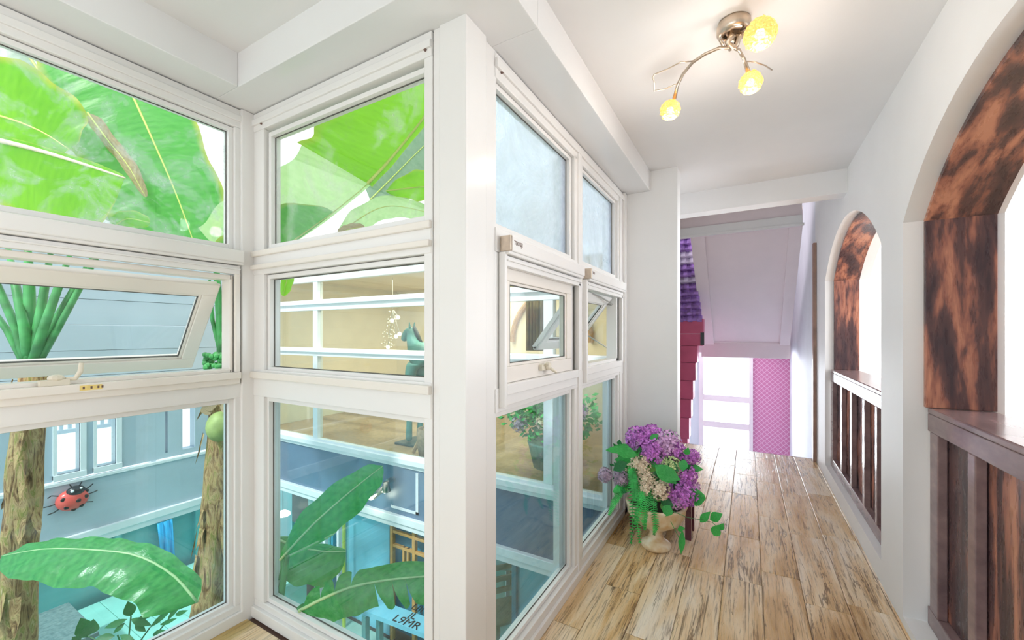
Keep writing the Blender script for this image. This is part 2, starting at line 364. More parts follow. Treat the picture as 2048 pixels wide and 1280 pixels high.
# ---- stairwell
SW = 9.6
sw = MB().box(XR, XR+.12, 6.06, SW+.1, -3, 3.6)
struct(sw, 'wall_stair_right', M['stairwall'])
struct(MB().box(-1.6, -1.5, 6.3, SW+.1, -3, 3.6).box(-1.6, -.93, 6.2, 6.3, -3, 3.6), 'wall_stair_left', M['stairwall'])
wx0, wx1 = atY(1398, 800, SW).x, atY(1506, 800, SW).x
wp = MB().box(wx1, XR, SW, SW+.1, -3, 3.6)
struct(wp, 'wall_wallpaper', M['wallpaper'])
struct(MB().box(-1.6, wx0, SW, SW+.1, -3, 3.6).box(wx0, wx1, SW, SW+.1, 1.35, 3.6).box(wx0, wx1, SW, SW+.1, -3, -1.0), 'wall_stair_end', M['stairwall'])
struct(MB().box(-1.6, XR, 7.9, SW+.1, -1.8, -1.7), 'floor_landing', M['stairwall'])
struct(MB().box(-1.6, XR+.1, 6.06, SW+.1, 3.6, 3.7).box(-1.5, -.93, 6.06, 6.2, 2.9, 3.6), 'ceiling_stairwell', M['ceil'])
# steps going down from the floor edge to the landing
stp = root('staircase', (0, 6.06, 0), kind='structure')
for i in range(8):
    MB().box(-.93, XR-.002, 6.07+i*.23, 6.07+(i+1)*.23, -.2*(i+2), -.2*(i+1)).build('step', M['stairwall'], stp)
MB().box(-.93, XR, 6.05, 6.08, -.06, -.0005).build('nosing', M['brownwood'], stp)
# header and sloping underside of the upper flight
hd = MB().box(-.93, .56, 6.06, 6.2, 2.82, 3.6); struct(hd, 'trim_3', M['pinkceil'], bevel=.003)
struct(MB().box(-.93, .56, 6.03, 6.06, 2.82, 2.93).box(-.93, .58, 6.02, 6.06, 2.80, 2.83), 'trim_4', M['ceil'], bevel=.003)
so = root('stair_soffit', (0, 7, 2), kind='structure')
def slope(x0, x1, z_off0, z_off1):
    a, b = (6.2, 2.83), (8.0, 1.29)
    return MB().prism([(a[0], a[1]+z_off0), (b[0], b[1]+z_off0), (b[0], b[1]+z_off1), (a[0], a[1]+z_off1)], x0, x1, 'x')
slope(-.60, .53, .06, .25).build('soffit_board', M['pinkceil'], so)
slope(-.70, -.52, 0, .25).build('stringer', M['pinkceil'], so, bevel=.004)
slope(.44, .58, 0, .25).build('stringer', M['pinkceil'], so, bevel=.004)
MB().box(-.72, .585, 7.98, 8.12, 1.09, 1.34).build('landing_edge', M['pinkceil'], so, bevel=.004)
MB().box(-1.5, .60, 8.12, SW, 1.16, 1.34).build('landing_slab', M['pinkceil'], so)
# brown door jamb edge at the end of the right wall
struct(MB().box(XR-.035, XR-.001, 5.93, 6.03, .0, 2.56), 'trim_5', M['brownwood'], bevel=.003)
# stair window
w6 = root('window_4', ((wx0+wx1)/2, SW, 0), kind='structure')
fr = MB(); zt, zb = 1.35, -1.0
za = [atY(1450, v, SW).z for v in (793, 801, 846, 854)]
fr.box(wx0, wx0+.09, SW-.05, SW+.08, zb, zt).box(wx1-.07, wx1, SW-.05, SW+.08, zb, zt)
fr.box(wx0+.09, wx1-.07, SW-.03, SW+.07, za[1]-.02, za[0]+.02).box(wx0+.09, wx1-.07, SW-.03, SW+.07, za[3]-.02, za[2]+.02).box(wx0+.09, wx1-.07, SW-.03, SW+.07, 1.25, zt).box(wx0, wx1, SW-.03, SW+.07, zb, zb+.08)
fr.build('window_frame', M['pinkceil'], w6, bevel=.004)
for (a, b) in ((za[0], 1.27), (za[2], za[1]), (zb+.06, za[3])):
    MB().box(wx0+.08, wx1-.06, SW+.02, SW+.026, a, b).build('pane', M['glass_mid'], w6)

# ---- stepped pink blocks and ruffled violet hanging beside the flight
pb = root('stepped_pink_partition', (-.8, 7.0, -.9), label='raspberry pink stepped partition in stair well, beside the white stub wall', category='partition')
yb_ = 7.0
rows = [(638, 668, 1406), (668, 692, 1406), (692, 726, 1394), (726, 762, 1391), (762, 800, 1386), (800, 838, 1382), (838, 880, 1378), (880, 960, 1375)]
for i, (v0, v1, ur) in enumerate(rows):
    z1 = atY(1390, v0, yb_).z; z0 = atY(1390, v1, yb_).z; xr = atY(ur, v0, yb_).x
    MB().box(-1.3, xr, yb_, yb_+.25, z0+.004, z1).build('block', M['pink'], pb, bevel=.006)
MB().box(-1.3, -.66, yb_+.02, yb_+.2, -1.9, atY(1390, 960, yb_).z).build('block', M['pink'], pb)
b0 = atY(1404, 665, yb_); MB().box(b0.x-.02, b0.x+.03, yb_-.02, yb_+.04, atY(1400, 690, yb_).z, atY(1400, 665, yb_).z).build('bracket', M['black'], pb)
cu = root('ruffled_curtain', (-.8, 7.0, 2.9), label='violet and lilac ruffled curtain hanging above the pink stepped partition', category='curtain')
vv = 462; i = 0
while vv < 634:
    h = 13; ur = 1380+(vv-462)*.14; z1 = atY(1390, vv, yb_).z; z0 = atY(1390, vv+h, yb_).z; xr = atY(ur, vv, yb_).x
    pr = [(yb_+.10, z0-.01), (yb_+.02, z0+.0), (yb_-.03, z0+.02), (yb_-.02, (z0+z1)/2), (yb_+.03, z1), (yb_+.10, z1)]
    mb = MB(); nn = 10
    for q in range(nn):
        a = -1.3+(xr+1.3)*q/nn; b = -1.3+(xr+1.3)*(q+1)/nn; o_ = .015*(-1)**q
        mb.prism([(y+o_, z) for y, z in pr], a, b+.002, 'x')
    mb.build('ruffle', M['lilac'] if i in (3, 4, 7) else M['purple'], cu); vv += h; i += 1

# ================================================================== MAIN WINDOWS
ZH, ZH0 = 2.665, 2.57       # head
T1 = (1.80, 1.945); T2 = (1.165, 1.31); SL = (0, .10)
PANES = ((1.955, 2.54, 'up'), (1.325, 1.79, 'mid'), (.11, 1.15, 'low'))
# post between windows 1 and 2, and the corner post
struct(MB().box(-2.44, -2.285, 1.16, 1.36, -.02, BB), 'trim_6', M['frame'], bevel=.006)
cp = MB().box(-1.02, -.895, 1.222, 1.36, -.02, 2.672); struct(cp, 'trim_7', M['frame'], bevel=.004)
struct(MB().box(-1.053, -1.022, 1.228, 1.36, -.02, BB), 'trim_8', M['frame'], bevel=.003); struct(MB().box(-.99, -.908, 1.364, 1.452, -.02, BB), 'trim_9', M['frame'], bevel=.003)

class Plane:
    """a window wall: s runs along the wall, n is the outward depth"""
    def __init__(s, kind, face): s.k = kind; s.face = face
    def box(s, mb, s0, s1, n0, n1, z0, z1):
        if s.k == 'x': mb.box(s.face-n1, s.face-n0, s0, s1, z0, z1)      # glass wall facing +X, outside is -X
        else: mb.box(s0, s1, s.face+n0, s.face+n1, z0, z1)               # facing -Y, outside is +Y
        return mb
def pane_set(P, W_, s0, s1, z0, z1, m, lip=.022, name='glass_pane', gask=True):
    g = MB()
    P.box(g, s0-lip, s0, .018, .07, z0-lip, z1+lip); P.box(g, s1, s1+lip, .018, .07, z0-lip, z1+lip)
    P.box(g, s0, s1, .018, .07, z0-lip, z0); P.box(g, s0, s1, .018, .07, z1, z1+lip)
    g.build('glazing_bead', M['frame'], W_, bevel=.002)
    if gask:
        g = MB(); t = .0035
        P.box(g, s0, s0+t, .04, .044, z0, z1); P.box(g, s1-t, s1, .04, .044, z0, z1); P.box(g, s0, s1, .04, .044, z0, z0+t); P.box(g, s0, s1, .04, .044, z1-t, z1)
        g.build('gasket', M['gasket'], W_)
    P.box(MB(), s0-.004, s1+.004, .048, .054, z0-.004, z1+.004).build(name, m, W_)

# ---------- window_1 : left wall, runs along Y
P1 = Plane('x', -2.30)
w1 = root('window_1', (-2.33, .3, 0), kind='structure')
f = MB()
Y0, Y1 = -1.9, 1.17
P1.box(f, Y0, Y1, -.002, .08, ZH0, ZH)
P1.box(f, Y0, Y1, -.012, .08, 2.60, 2.632)
P1.box(f, Y0, Y1, -.003, .085, T1[0]+.02, T1[1]-.01); P1.box(f, Y0, Y1, -.003, .085, T2[0], T2[1]-.02)
P1.box(f, Y0, Y1, -.015, .09, 0, .055); P1.box(f, Y0, Y1, 0, .09, .055, SL[1]-.01)
P1.box(f, -.46, -.39, 0, .09, .1, ZH0); P1.box(f, Y1-.035, Y1+.01, 0, .09, .09, ZH0)
f.build('window_frame', M['frame'], w1, bevel=.003)
pane_set(P1, w1, -.36, 1.114, PANES[0][0]+.005, 2.545, M['glass_up'])
pane_set(P1, w1, -.36, 1.114, .11, 1.142, M['glass_low'])
pane_set(P1, w1, -1.85, -.49, 1.96, 2.545, M['glass_up']); pane_set(P1, w1, -1.85, -.49, .11, 1.142, M['glass_low'])
pane_set(P1, w1, -1.85, -.49, 1.33, 1.78, M['glass_mid'])
# screen cassette, ledge, inner frame of the middle row
def cassette(P, W_, s0, s1, zt_, capside=None, txt=False):
    g = MB(); P.box(g, s0, s1, -.055, .0, zt_-.062, zt_); P.box(g, s0, s1, -.048, .0, zt_-.075, zt_-.058)
    c = g.build('screen_cassette', M['frame'], W_, bevel=.006)
    g = MB(); P.box(g, s0+.01, s1-.01, -.03, .0, zt_-.122, zt_-.078); P.box(g, s0+.01, s1-.01, -.038, .0, zt_-.10, zt_-.092)
    g.build('screen_bar', M['frame'], W_, bevel=.003)
    if capside is not None:
        g = MB(); P.box(g, capside-.008, capside+.008, -.058, -.006, zt_-.062, zt_+.002); g.build('end_cap', M['metal'], W_, bevel=.003)
    return c
cassette(P1, w1, -.38, 1.155, 1.925)
f = MB(); P1.box(f, -.38, 1.15, -.035, 0, 1.268, 1.302); P1.box(f, -.38, 1.15, -.022, 0, 1.24, 1.27); P1.box(f, 1.128, 1.15, -.025, 0, 1.302, 1.81); P1.box(f, 1.110, 1.126, .0, .08, 1.30, 1.80); P1.box(f, -.36, 1.12, .0, .08, 1.30, 1.318); P1.box(f, -.36, 1.12, .0, .08, 1.775, 1.80)
f.build('inner_sill', M['frame2'], w1, bevel=.003)
f = MB(); P1.box(f, 1.1505, 1.157, -.006, .01, 1.24, 1.80); f.build('guide_groove', M['gasket'], w1)

def awning(P, W_, s0, s1, ztop, length, ang, n_h, bar=.062, dep=.045, gm=None, fm=None):
    """top hung sash: built flat then tilted outward about its top edge"""
    def M_(s, n, z):   # local (s along, n out, z down from hinge)
        a = math.radians(ang); out = n*math.cos(a) + (-z)*math.sin(a); zz = z*math.cos(a) + n*math.sin(a)
        return (P.face-n_h-out, s, ztop+zz) if P.k == 'x' else (s, P.face+n_h+out, ztop+zz)
    def bx(mb, a, b, n0, n1, z0, z1):
        vs = [M_(*q) for q in ((a,n0,z0),(b,n0,z0),(b,n1,z0),(a,n1,z0),(a,n0,z1),(b,n0,z1),(b,n1,z1),(a,n1,z1))]
        return mb.add(vs, ((3,2,1,0),(4,5,6,7),(0,1,5,4),(1,2,6,5),(2,3,7,6),(3,0,4,7)))
    f = MB(); L = length
    bx(f, s0, s1, 0, dep, -bar, 0); bx(f, s0, s1, 0, dep, -L, -L+bar); bx(f, s0, s0+bar, 0, dep, -L+bar, -bar); bx(f, s1-bar, s1, 0, dep, -L+bar, -bar)
    i = .014
    bx(f, s0-.008, s1+.008, .012, .026, -L-.008, -L+.02); bx(f, s0-.008, s0+.02, .012, .026, -L, 0); bx(f, s1-.02, s1+.008, .012, .026, -L, 0)
    bx(f, s0+bar, s0+bar+i, .008, .036, -L+bar, -bar); bx(f, s1-bar-i, s1-bar, .008, .036, -L+bar, -bar)
    bx(f, s0+bar+i, s1-bar-i, .008, .036, -bar-i, -bar); bx(f, s0+bar+i, s1-bar-i, .008, .036, -L+bar, -L+bar+i)
    sash = f.build('awning_sash', fm or M['frame2'], W_, bevel=.003)
    bx(MB(), s0+bar, s1-bar, .018, .024, -L+bar, -bar).build('glass_pane', gm or M['glass_mid'], sash)
    g = MB(); e = .0035
    for q in ((s0+bar+i, s1-bar-i, -L+bar+i, -L+bar+i+e), (s0+bar+i, s1-bar-i, -bar-i-e, -bar-i), (s1-bar-i-e, s1-bar-i, -L+bar+i, -bar-i), (s0+bar+i, s0+bar+i+e, -L+bar+i, -bar-i)):
        bx(g, q[0], q[1], .009, .017, q[2], q[3])
    g.build('gasket', M['gasket'], sash)
    return sash, M_, bx
s1_, M1_, bx1 = awning(P1, w1, -.34, 1.095, 1.745, .530, 35, .06)
# cam handle and sticker on the sash / sill
h = MB(); p = atX(150, 748, -2.30)
yh = p.y
hb = MB(); P1.box(hb, yh-.10, yh-.02, -.03, -.004, 1.302, 1.325); hb.ball((-2.282, yh-.055, 1.33), .018, sc=(1, 1.4, .8))
hb.tube([(-2.285, yh-.03, 1.325), (-2.275, yh-.005, 1.325), (-2.272, yh+.008, 1.35), (-2.275, yh+.012, 1.385)], [.008, .009, .009, .008], 8)
hb.build('handle', M['handle'], w1, bevel=.002)
sy = atX(160, 762, -2.262).y; sy1 = atX(205, 762, -2.262).y
MB().box(-2.2665, -2.264, sy, sy1, 1.276, 1.296).build('sticker', M['sticker'], w1)
for yy in (sy+.008, sy+.03, sy+.05, sy+.062): MB().box(-2.264, -2.2635, yy, yy+.006, 1.281, 1.291).build('print_mark', M['brown'], w1)

# ---------- window_2 : short wall, runs along X
P2 = Plane('y', 1.222)
w2 = root('window_2', (-1.65, 1.25, 0), kind='structure')
f = MB(); X0, X1 = -2.29, -1.055
P2.box(f, X0+.002, X1-.002, -.002, .08, ZH0, ZH); P2.box(f, X0+.001, X1-.001, -.012, .07, 2.60, 2.632)
P2.box(f, X0+.003, X1-.003, -.003, .085, T1[0]+.01, T1[1]-.005); P2.box(f, X0+.003, X1-.003, -.003, .085, T2[0]+.005, T2[1]-.0)
P2.box(f, X0+.004, X1-.004, -.015, .088, 0, .055); P2.box(f, X0+.004, X1-.004, 0.001, .086, .055, .09)
P2.box(f, X0, -2.195, 0, .09, .09, ZH0); P2.box(f, -1.095, X1, 0, .09, .09, ZH0)
f.build('window_frame', M['frame'], w2, bevel=.003)
pane_set(P2, w2, -2.16, -1.10, 1.965, 2.53, M['glass_upB'])
pane_set(P2, w2, -2.17, -1.10, 1.325, 1.785, M['glass_mid'])
pane_set(P2, w2, -2.18, -1.10, .115, 1.145, M['glass_low'])
f = MB(); P2.box(f, X0, X1, -.022, 0, 1.265, 1.30); P2.box(f, X0, X1, -.022, 0, 1.835, 1.86); P2.box(f, X0, X1, -.016, 0, 1.905, 1.935)
f.build('inner_sill', M['frame2'], w2, bevel=.004)
for W_, P, a in ((w2, P2, -2.21), (w2, P2, -1.085)):
    MB().tube([(a, 1.221, 2.598), (a, 1.213, 2.598)], .006, 8).build('screw_hole', M['brown'], W_)

# ---------- window_3 : corridor wall, runs along Y, two bays
P3 = Plane('x', -.905)
w3 = root('window_3', (-.93, 2.4, 0), kind='structure')
f = MB(); Y0, Y1 = 1.44, 3.50
P3.box(f, Y0, Y1, 0, .08, ZH0-.01, ZH); P3.box(f, Y0, Y1, -.012, .08, 2.60, 2.64)
P3.box(f, Y0, Y1, -.003, .085, T1[0]+.04, T1[1]-.005); P3.box(f, Y0, Y1, -.003, .085, T2[0]+.005, T2[1]-.04)
P3.box(f, Y0, Y1, -.02, .09, 0, .05); P3.box(f, Y0, Y1, -.006, .09, .05, .095)
P3.box(f, 2.335, 2.47, 0, .09, .09, ZH0); P3.box(f, 3.28, 3.50, 0, .09, .09, ZH0); P3.box(f, 2.375, 2.43, -.012, .09, .05, 2.6); P3.box(f, 3.42, 3.50, -.02, .1, 0, ZH)
P3.box(f, 3.31, 3.37, -.01, .09, .09, 2.6); P3.box(f, 1.44, 1.492, .002, .08, 1.2, 1.84); P3.box(f, 2.284, 2.337, .002, .08, 1.2, 1.84)
f.build('window_frame', M['frame'], w3, bevel=.003)
for a, b in ((1.45, 2.30), (2.505, 3.25)):
    pane_set(P3, w3, a, b, 1.965, 2.535, M['glass_frost']); pane_set(P3, w3, a, b, .12, 1.145, M['glass_low'])
    o = MB(); P3.box(o, b-.055, b-.001, .062, .10, 1.965, 2.535); P3.box(o, b-.055, b-.001, .062, .10, .12, 1.145); o.build('outer_stile', M['outframe'], w3)
for a, b in ((1.475, 2.365), (2.475, 3.33)):
    cassette(P3, w3, a, b, 1.905, a)
    f = MB(); P3.box(f, a-.008, a+.014, -.03, .0, 1.19, 1.84); P3.box(f, b-.035, b, -.03, 0, 1.275, 1.80)
    P3.box(f, a+.016, b-.036, -.028, 0, 1.24, 1.285); P3.box(f, a+.016, b-.036, -.018, 0, 1.195, 1.24); f.build('inner_sill', M['frame'], w3, bevel=.003)
    f = MB(); P3.box(f, b-.050, b-.044, -.004, .02, 1.285, 1.78); P3.box(f, b-.058, b-.055, -.008, .02, 1.285, 1.78); f.build('guide_groove', M['gasket'], w3)
s31, M31, bx31 = awning(P3, w3, 1.49, 2.285, 1.80, .515, 0, .0, .07, gm=M['glass_mid'])
s32, M32, bx32 = awning(P3, w3, 2.50, 3.235, 1.78, .50, 38, .03, .07, gm=M['glass_mid'], fm=M['frame'])
o = MB(); P3.box(o, 3.235, 3.262, .0, .08, 1.285, 1.79); P3.box(o, 2.48, 3.26, 0, .08, 1.285, 1.305); o.build('outer_stile', M['frame'], w3)
MB().tube([M32(3.22, 0, -.36), (-.94, 3.25, 1.36)], .006, 6).build('stay_arm', M['steel'], w3)
MB().tube([M32(3.22, 0, -.06), (-.935, 3.245, 1.72), (-.935, 3.245, 1.34)], .006, 6).build('stay_arm', M['steel'], w3)
MB().tube([M32(2.60, .02, -.0), (-.93, 2.9, 1.765), (-.93, 3.22, 1.73)], .005, 6).build('stay_arm', M['steel'], w3)
hb = MB(); hy = 1.90; hb.box(-.905, -.885, hy-.055, hy+.055, 1.315, 1.345); hb.ball((-.88, hy, 1.335), .022, sc=(.8, 1, 1)); hb.tube([(-.88, hy, 1.335), (-.86, hy+.015, 1.315), (-.855, hy+.05, 1.30)], [.009, .008, .006], 8)
hb.tube([(-.88, hy-.01, 1.335), (-.868, hy-.035, 1.352)], [.008, .006], 8)
hb.build('handle', M['handle'], s31, bevel=.002)
def text_mesh(body, size, name, m, parent, mat, ext=.0008, **tags):
    c = bpy.data.curves.new(name, 'FONT'); c.body = body; c.size = size; c.extrude = ext; c.resolution_u = 2
    t = bpy.data.objects.new('t', c); COL.objects.link(t); bpy.context.view_layer.update()
    me = bpy.data.meshes.new_from_object(t.evaluated_get(bpy.context.evaluated_depsgraph_get())); bpy.data.objects.remove(t)
    me.materials.clear(); me.materials.append(m); me.transform(mat)
    return link_mesh(name, me, parent, **tags)
R3 = Matrix(((0, 0, 1, -.8497), (1, 0, 0, 1.50), (0, 1, 0, 1.872), (0, 0, 0, 1)))
text_mesh('TIIOSJI', .026, 'lettering', M['brown'], w3, R3)
R3 = Matrix(((0, 0, 1, -.8497), (1, 0, 0, 2.50), (0, 1, 0, 1.875), (0, 0, 0, 1)))
text_mesh('TIIO', .022, 'lettering', M['brown'], w3, R3)
MB().tube([(-.906, 1.485, 2.60), (-.896, 1.485, 2.60)], .006, 8).build('screw_hole', M['brown'], w3)

# ================================================================== ARCH LININGS AND RAILINGS
def lining(name, arch, zs, x0, x1, zbot, label, gap=.012, th=.022):
    ya, yb = arch[0][0], arch[-1][0]; yc = (ya+yb)/2
    r = root(name, ((x0+x1)/2, yc, zbot), label=label, category='arch lining')
    n = len(arch); vs = []
    for (y, z) in arch:
        k_ = ((yc-y), (zs-.8)-z); L = math.hypot(*k_); d0 = (k_[0]/L*.0, k_[1]/L*.0)
        iy, iz = y+k_[0]/L*th, z+k_[1]/L*th
        vs += [(x0, y, z), (x0, iy, iz), (x1, y, z), (x1, iy, iz)]
    fs = []
    for i in range(n-1):
        a, b = i*4, i*4+4
        fs += [(a, b, b+1, a+1), (a+2, a+3, b+3, b+2), (a, a+2, b+2, b), (a+1, b+1, b+3, a+3)]
    fs += [(0, 1, 3, 2), ((n-1)*4, (n-1)*4+2, (n-1)*4+3, (n-1)*4+1)]
    MB().add(vs, fs).build('curved_board', M['copper_arch'], r)
    MB().box(x0, x1, yb-th-.003, yb, 1.13, zs-.004).build('jamb_board', M['copper'], r, bevel=.003)
    MB().box(x0, x1, ya, ya+th+.003, 1.13, zs-.004).build('jamb_board', M['copper'], r, bevel=.003)
    return r
lining('arch_lining', A1, 2.07, .768, 1.018, 1.13, 'copper and black brushed wooden lining of the large near arch')
lining('arch_lining', A2, 2.045, .762, .965, 1.13, 'copper and black brushed wooden lining of the small far arch')

def railing(name, y0, y1, xf, xb, ztop, zbot, stiles, label, capo=.0, caph=.085, wst=.07):
    r = root(name, ((xf+xb)/2, (y0+y1)/2, zbot), label=label, category='railing')
    MB().box(xf-capo, xb, y0, y1, ztop-.028, ztop).build('cap_rail', M['rail'], r, bevel=.006)
    MB().box(xf, xf+.05, y0, y1, ztop-caph-.03, ztop-.028).build('top_rail', M['rail'], r, bevel=.004)
    MB().box(xf, xf+.05, y0, y1, zbot, zbot+.09).build('bottom_rail', M['rail'], r, bevel=.004)
    MB().box(xf+.05, xb, y0, y1, zbot, zbot+.10).build('bottom_board', M['rail'], r)
    e = sorted(stiles)
    for (a, b) in e: MB().box(xf, xf+.036, a, b, zbot+.09, ztop-caph-.03).build('stile', M['rail'], r, bevel=.004)
    prev = None
    for i_, (a, b) in enumerate(e):
        if prev is not None: MB().box(xf+.038, xf+.06, prev-.03, a+.03, zbot+.095, ztop-.03).build('panel', M['copper'] if (i_ % 2 == len(e) % 2) else M['copper_dark'], r)
        prev = b
    return r
railing('wooden_railing', .80, 2.835, .78, 1.02, 1.128, .046, [(2.71, 2.805), (2.335, 2.40), (1.93, 1.995), (1.52, 1.585), (1.11, 1.175), (.83, .90)], 'dark wooden balustrade with recessed panels in the large near arch')
st = [(5.20, 5.32), (4.74, 4.80), (4.33, 4.39), (3.90, 3.96), (3.56, 3.61), (3.26, 3.32)]
railing('wooden_railing', 3.255, 5.33, .735, .96, 1.13, .142, st, 'dark wooden balustrade with narrow panels in the small far arch')

# ================================================================== CEILING LAMP
lz = CE
lamp = root('ceiling_lamp', (-.06, 2.02, lz), label='branch shaped ceiling lamp with three glowing amber glass globes on the white ceiling', category='lamp')
cxy = (-.055, 2.0)
MB().lathe([(.001, lz), (.062, lz), (.066, lz-.012), (.066, lz-.04), (.056, lz-.052), (.04, lz-.055), (.034, lz-.045), (.001, lz-.045)], (cxy[0], cxy[1], 0), 32).build('ceiling_rose', M['metal'], lamp, smooth=True)
k = N('amber_crackle_glass'); v = k.obj(); vo = k.new('TexVoronoi', {'Vector': v, 'Scale': 90.}); 
k.set(Base_Color=(.95, .62, .2, 1), Roughness=.2, Emission_Color=k.ramp(vo.outputs['Distance'], [(.0, (1, .76, .34)), (.4, (1, .44, .08))]), Emission_Strength=.5); k.bump(vo.outputs['Distance'], .8, .01)
trn = k.new('BsdfTransparent'); mxs = k.new('MixShader', {0: k.ramp(vo.outputs['Distance'], [(.2, (.55,)*3), (.5, (.05,)*3)]), 1: k.b.outputs[0], 2: trn.outputs[0]}); k.l.new(mxs.outputs[0], k.out.inputs['Surface']); M['globe'] = k.m
k = N('lamp_filament'); k.set(Base_Color=(1, .9, .7, 1), Emission_Color=(1, .86, .6, 1), Emission_Strength=9.); M['bulb'] = k.m
def lampt(u, v, z): 
    d = dirpx(u, v); return Vector((0, 0, EYE))+d*((z-EYE)/d.z)
g1 = lampt(1340, 220, 2.62); g2 = lampt(1501, 165, 2.63); g3 = lampt(1520, 68, 2.66)
hub = lampt(1462, 95, 2.74); hub0 = Vector((cxy[0], cxy[1], lz-.05))
def scr(u, v, z): return lampt(u, v, z)
MB().tube([hub0, (hub0+hub)/2+Vector((-.02, 0, 0)), hub, hub+Vector((.02, .015, .012)), hub0+Vector((.02, .01, 0))], [.016, .013, .016, .013, .012], 10).build('hub', M['metal'], lamp, smooth=True)
MB().tube([hub0+Vector((-.03, .01, 0)), scr(1440, 80, 2.76), scr(1448, 96, 2.745), hub], .007, 8).build('hub_loop', M['metal'], lamp, smooth=True)
arms = [([hub, scr(1438, 96, 2.74), scr(1410, 108, 2.735), scr(1385, 125, 2.725), scr(1366, 148, 2.71), scr(1355, 170, 2.69), scr(1349, 196, 2.665)], g1, .047),
        ([hub, scr(1478, 100, 2.74), scr(1488, 118, 2.72), scr(1497, 145, 2.665)], g2, .048),
        ([hub0+Vector((.03, -.01, 0)), scr(1500, 52, 2.74), scr(1508, 60, 2.70)], g3, .057)]
for pts, g, r in arms:
    ar = MB().tube(pts, [.007]*(len(pts)-1)+[.010], 8).build('arm', M['metal'], lamp, smooth=True)
    gl = MB(); n_, m_ = 22, 14; nv = []
    for i in range(m_+1):
        for j in range(n_):
            a = math.pi*i/m_; b = 2*math.pi*j/n_; d = Vector((math.sin(a)*math.cos(b), math.sin(a)*math.sin(b), math.cos(a)))
            rr = r*(1+.16*noise.noise(d*5.5+g)); nv.append(g+d*rr)
    fs = [(i*n_+j, i*n_+(j+1) % n_, (i+1)*n_+(j+1) % n_, (i+1)*n_+j) for i in range(m_) for j in range(n_)]
    gl.add(nv, fs); G = gl.build('globe', M['globe'], lamp)
    MB().ball(g, r*.33).build('bulb', M['bulb'], G, smooth=True)
    l = bpy.data.lights.new('globe_light', 'POINT'); l.energy = 1.7; l.color = (1, .92, .84); l.shadow_soft_size = r*1.1
    lo = bpy.data.objects.new('globe_light', l); lo.location = g-Vector((0, 0, r*1.9)); COL.objects.link(lo)
for pts in ([scr(1385, 122, 2.725), scr(1360, 125, 2.70), scr(1335, 138, 2.69), scr(1308, 149, 2.68), scr(1305, 155, 2.68), scr(1309, 165, 2.67), scr(1308, 182, 2.67), scr(1330, 178, 2.68), scr(1353, 168, 2.69)],
            [scr(1494, 123, 2.715), scr(1510, 124, 2.70), scr(1530, 131, 2.69), scr(1544, 140, 2.69)], ):
    MB().tube(pts, [.0028]*len(pts), 6).build('twig', M['metal'], lamp, smooth=True)

# ================================================================== FLOWER POT
DP = 3.02   # Y of the arrangement
def f3(u, v, dy=0.): return atY(u, v, DP+dy)
k = N('gold_cream_ceramic'); v = k.obj(); fz = k.noise(v, 18, 4)
k.set(Base_Color=k.ramp(fz, [(.3, (.72, .48, .22)), (.6, (.86, .72, .52)), (.8, (.9, .84, .74))]), Roughness=.3); M['pot'] = k.m
M['potstand'] = plain('dark_maroon_wood', (.12, .03, .05), .3)
pot = root('flower_pot', (-.60, 3.02, 0), label='cream and gold footed pot planted with purple hydrangeas and ferns on the plank floor', category='potted plant')
px, py = -.565, 3.02
MB().lathe([(.001, 0), (.092, 0), (.10, .012), (.10, .03), (.085, .042), (.055, .06), (.042, .10), (.05, .13), (.10, .155), (.155, .19), (.19, .24), (.20, .30), (.207, .31), (.20, .322), (.185, .318), (.17, .30), (.001, .29)], (px, py, 0), 36).build('vase', M['pot'], pot, smooth=True)
MB().lathe([(.001, .29), (.175, .29), (.175, .30), (.001, .305)], (px, py, 0), 20).build('soil', M['soil'], pot)
st2 = root('pot_stand', (-.62, 3.28, 0), label='dark maroon square stand behind the flower pot', category='stand')
for dx in (-.2, .2):
    for dyy in (-.07, .1): MB().box(-.58+dx-.02, -.58+dx+.02, 3.32+dyy-.02, 3.32+dyy+.02, 0, .22).build('leg', M['potstand'], st2)
MB().box(-.80, -.36, 3.225, 3.45, .21, .30).build('top_board', M['potstand'], st2, bevel=.004)

M['petal_p'] = plain('purple_hydrangea_petal', (.60, .19, .70), .5, var=.55, vs=60)
M['petal_l'] = plain('mauve_hydrangea_petal', (.80, .44, .84), .5, var=.4, vs=40)
M['petal_c'] = plain('peach_hydrangea_petal', (.97, .76, .58), .5, var=.15, vs=60)
M['petal_g'] = plain('green_white_hydrangea_petal', (.60, .76, .35), .5, var=.2, vs=40)
M['petal_d'] = plain('dusty_lilac_petal', (.50, .38, .52), .5, var=.4, vs=30)
M['sleaf'] = leafmat('bright_green_small_leaf', (.02, .34, .06), (.08, .56, .14), .25, (.1, .7, .1))
M['sleafd'] = leafmat('dark_green_small_leaf', (.01, .12, .04), (.04, .26, .08), .2, (.05, .4, .08))
M['sleafm'] = leafmat('yellow_green_small_leaf', (.10, .36, .05), (.30, .60, .14), .25, (.2, .7, .1))
M['fern'] = plain('fern_green', (.04, .50, .10), .45, var=.5, vs=14)
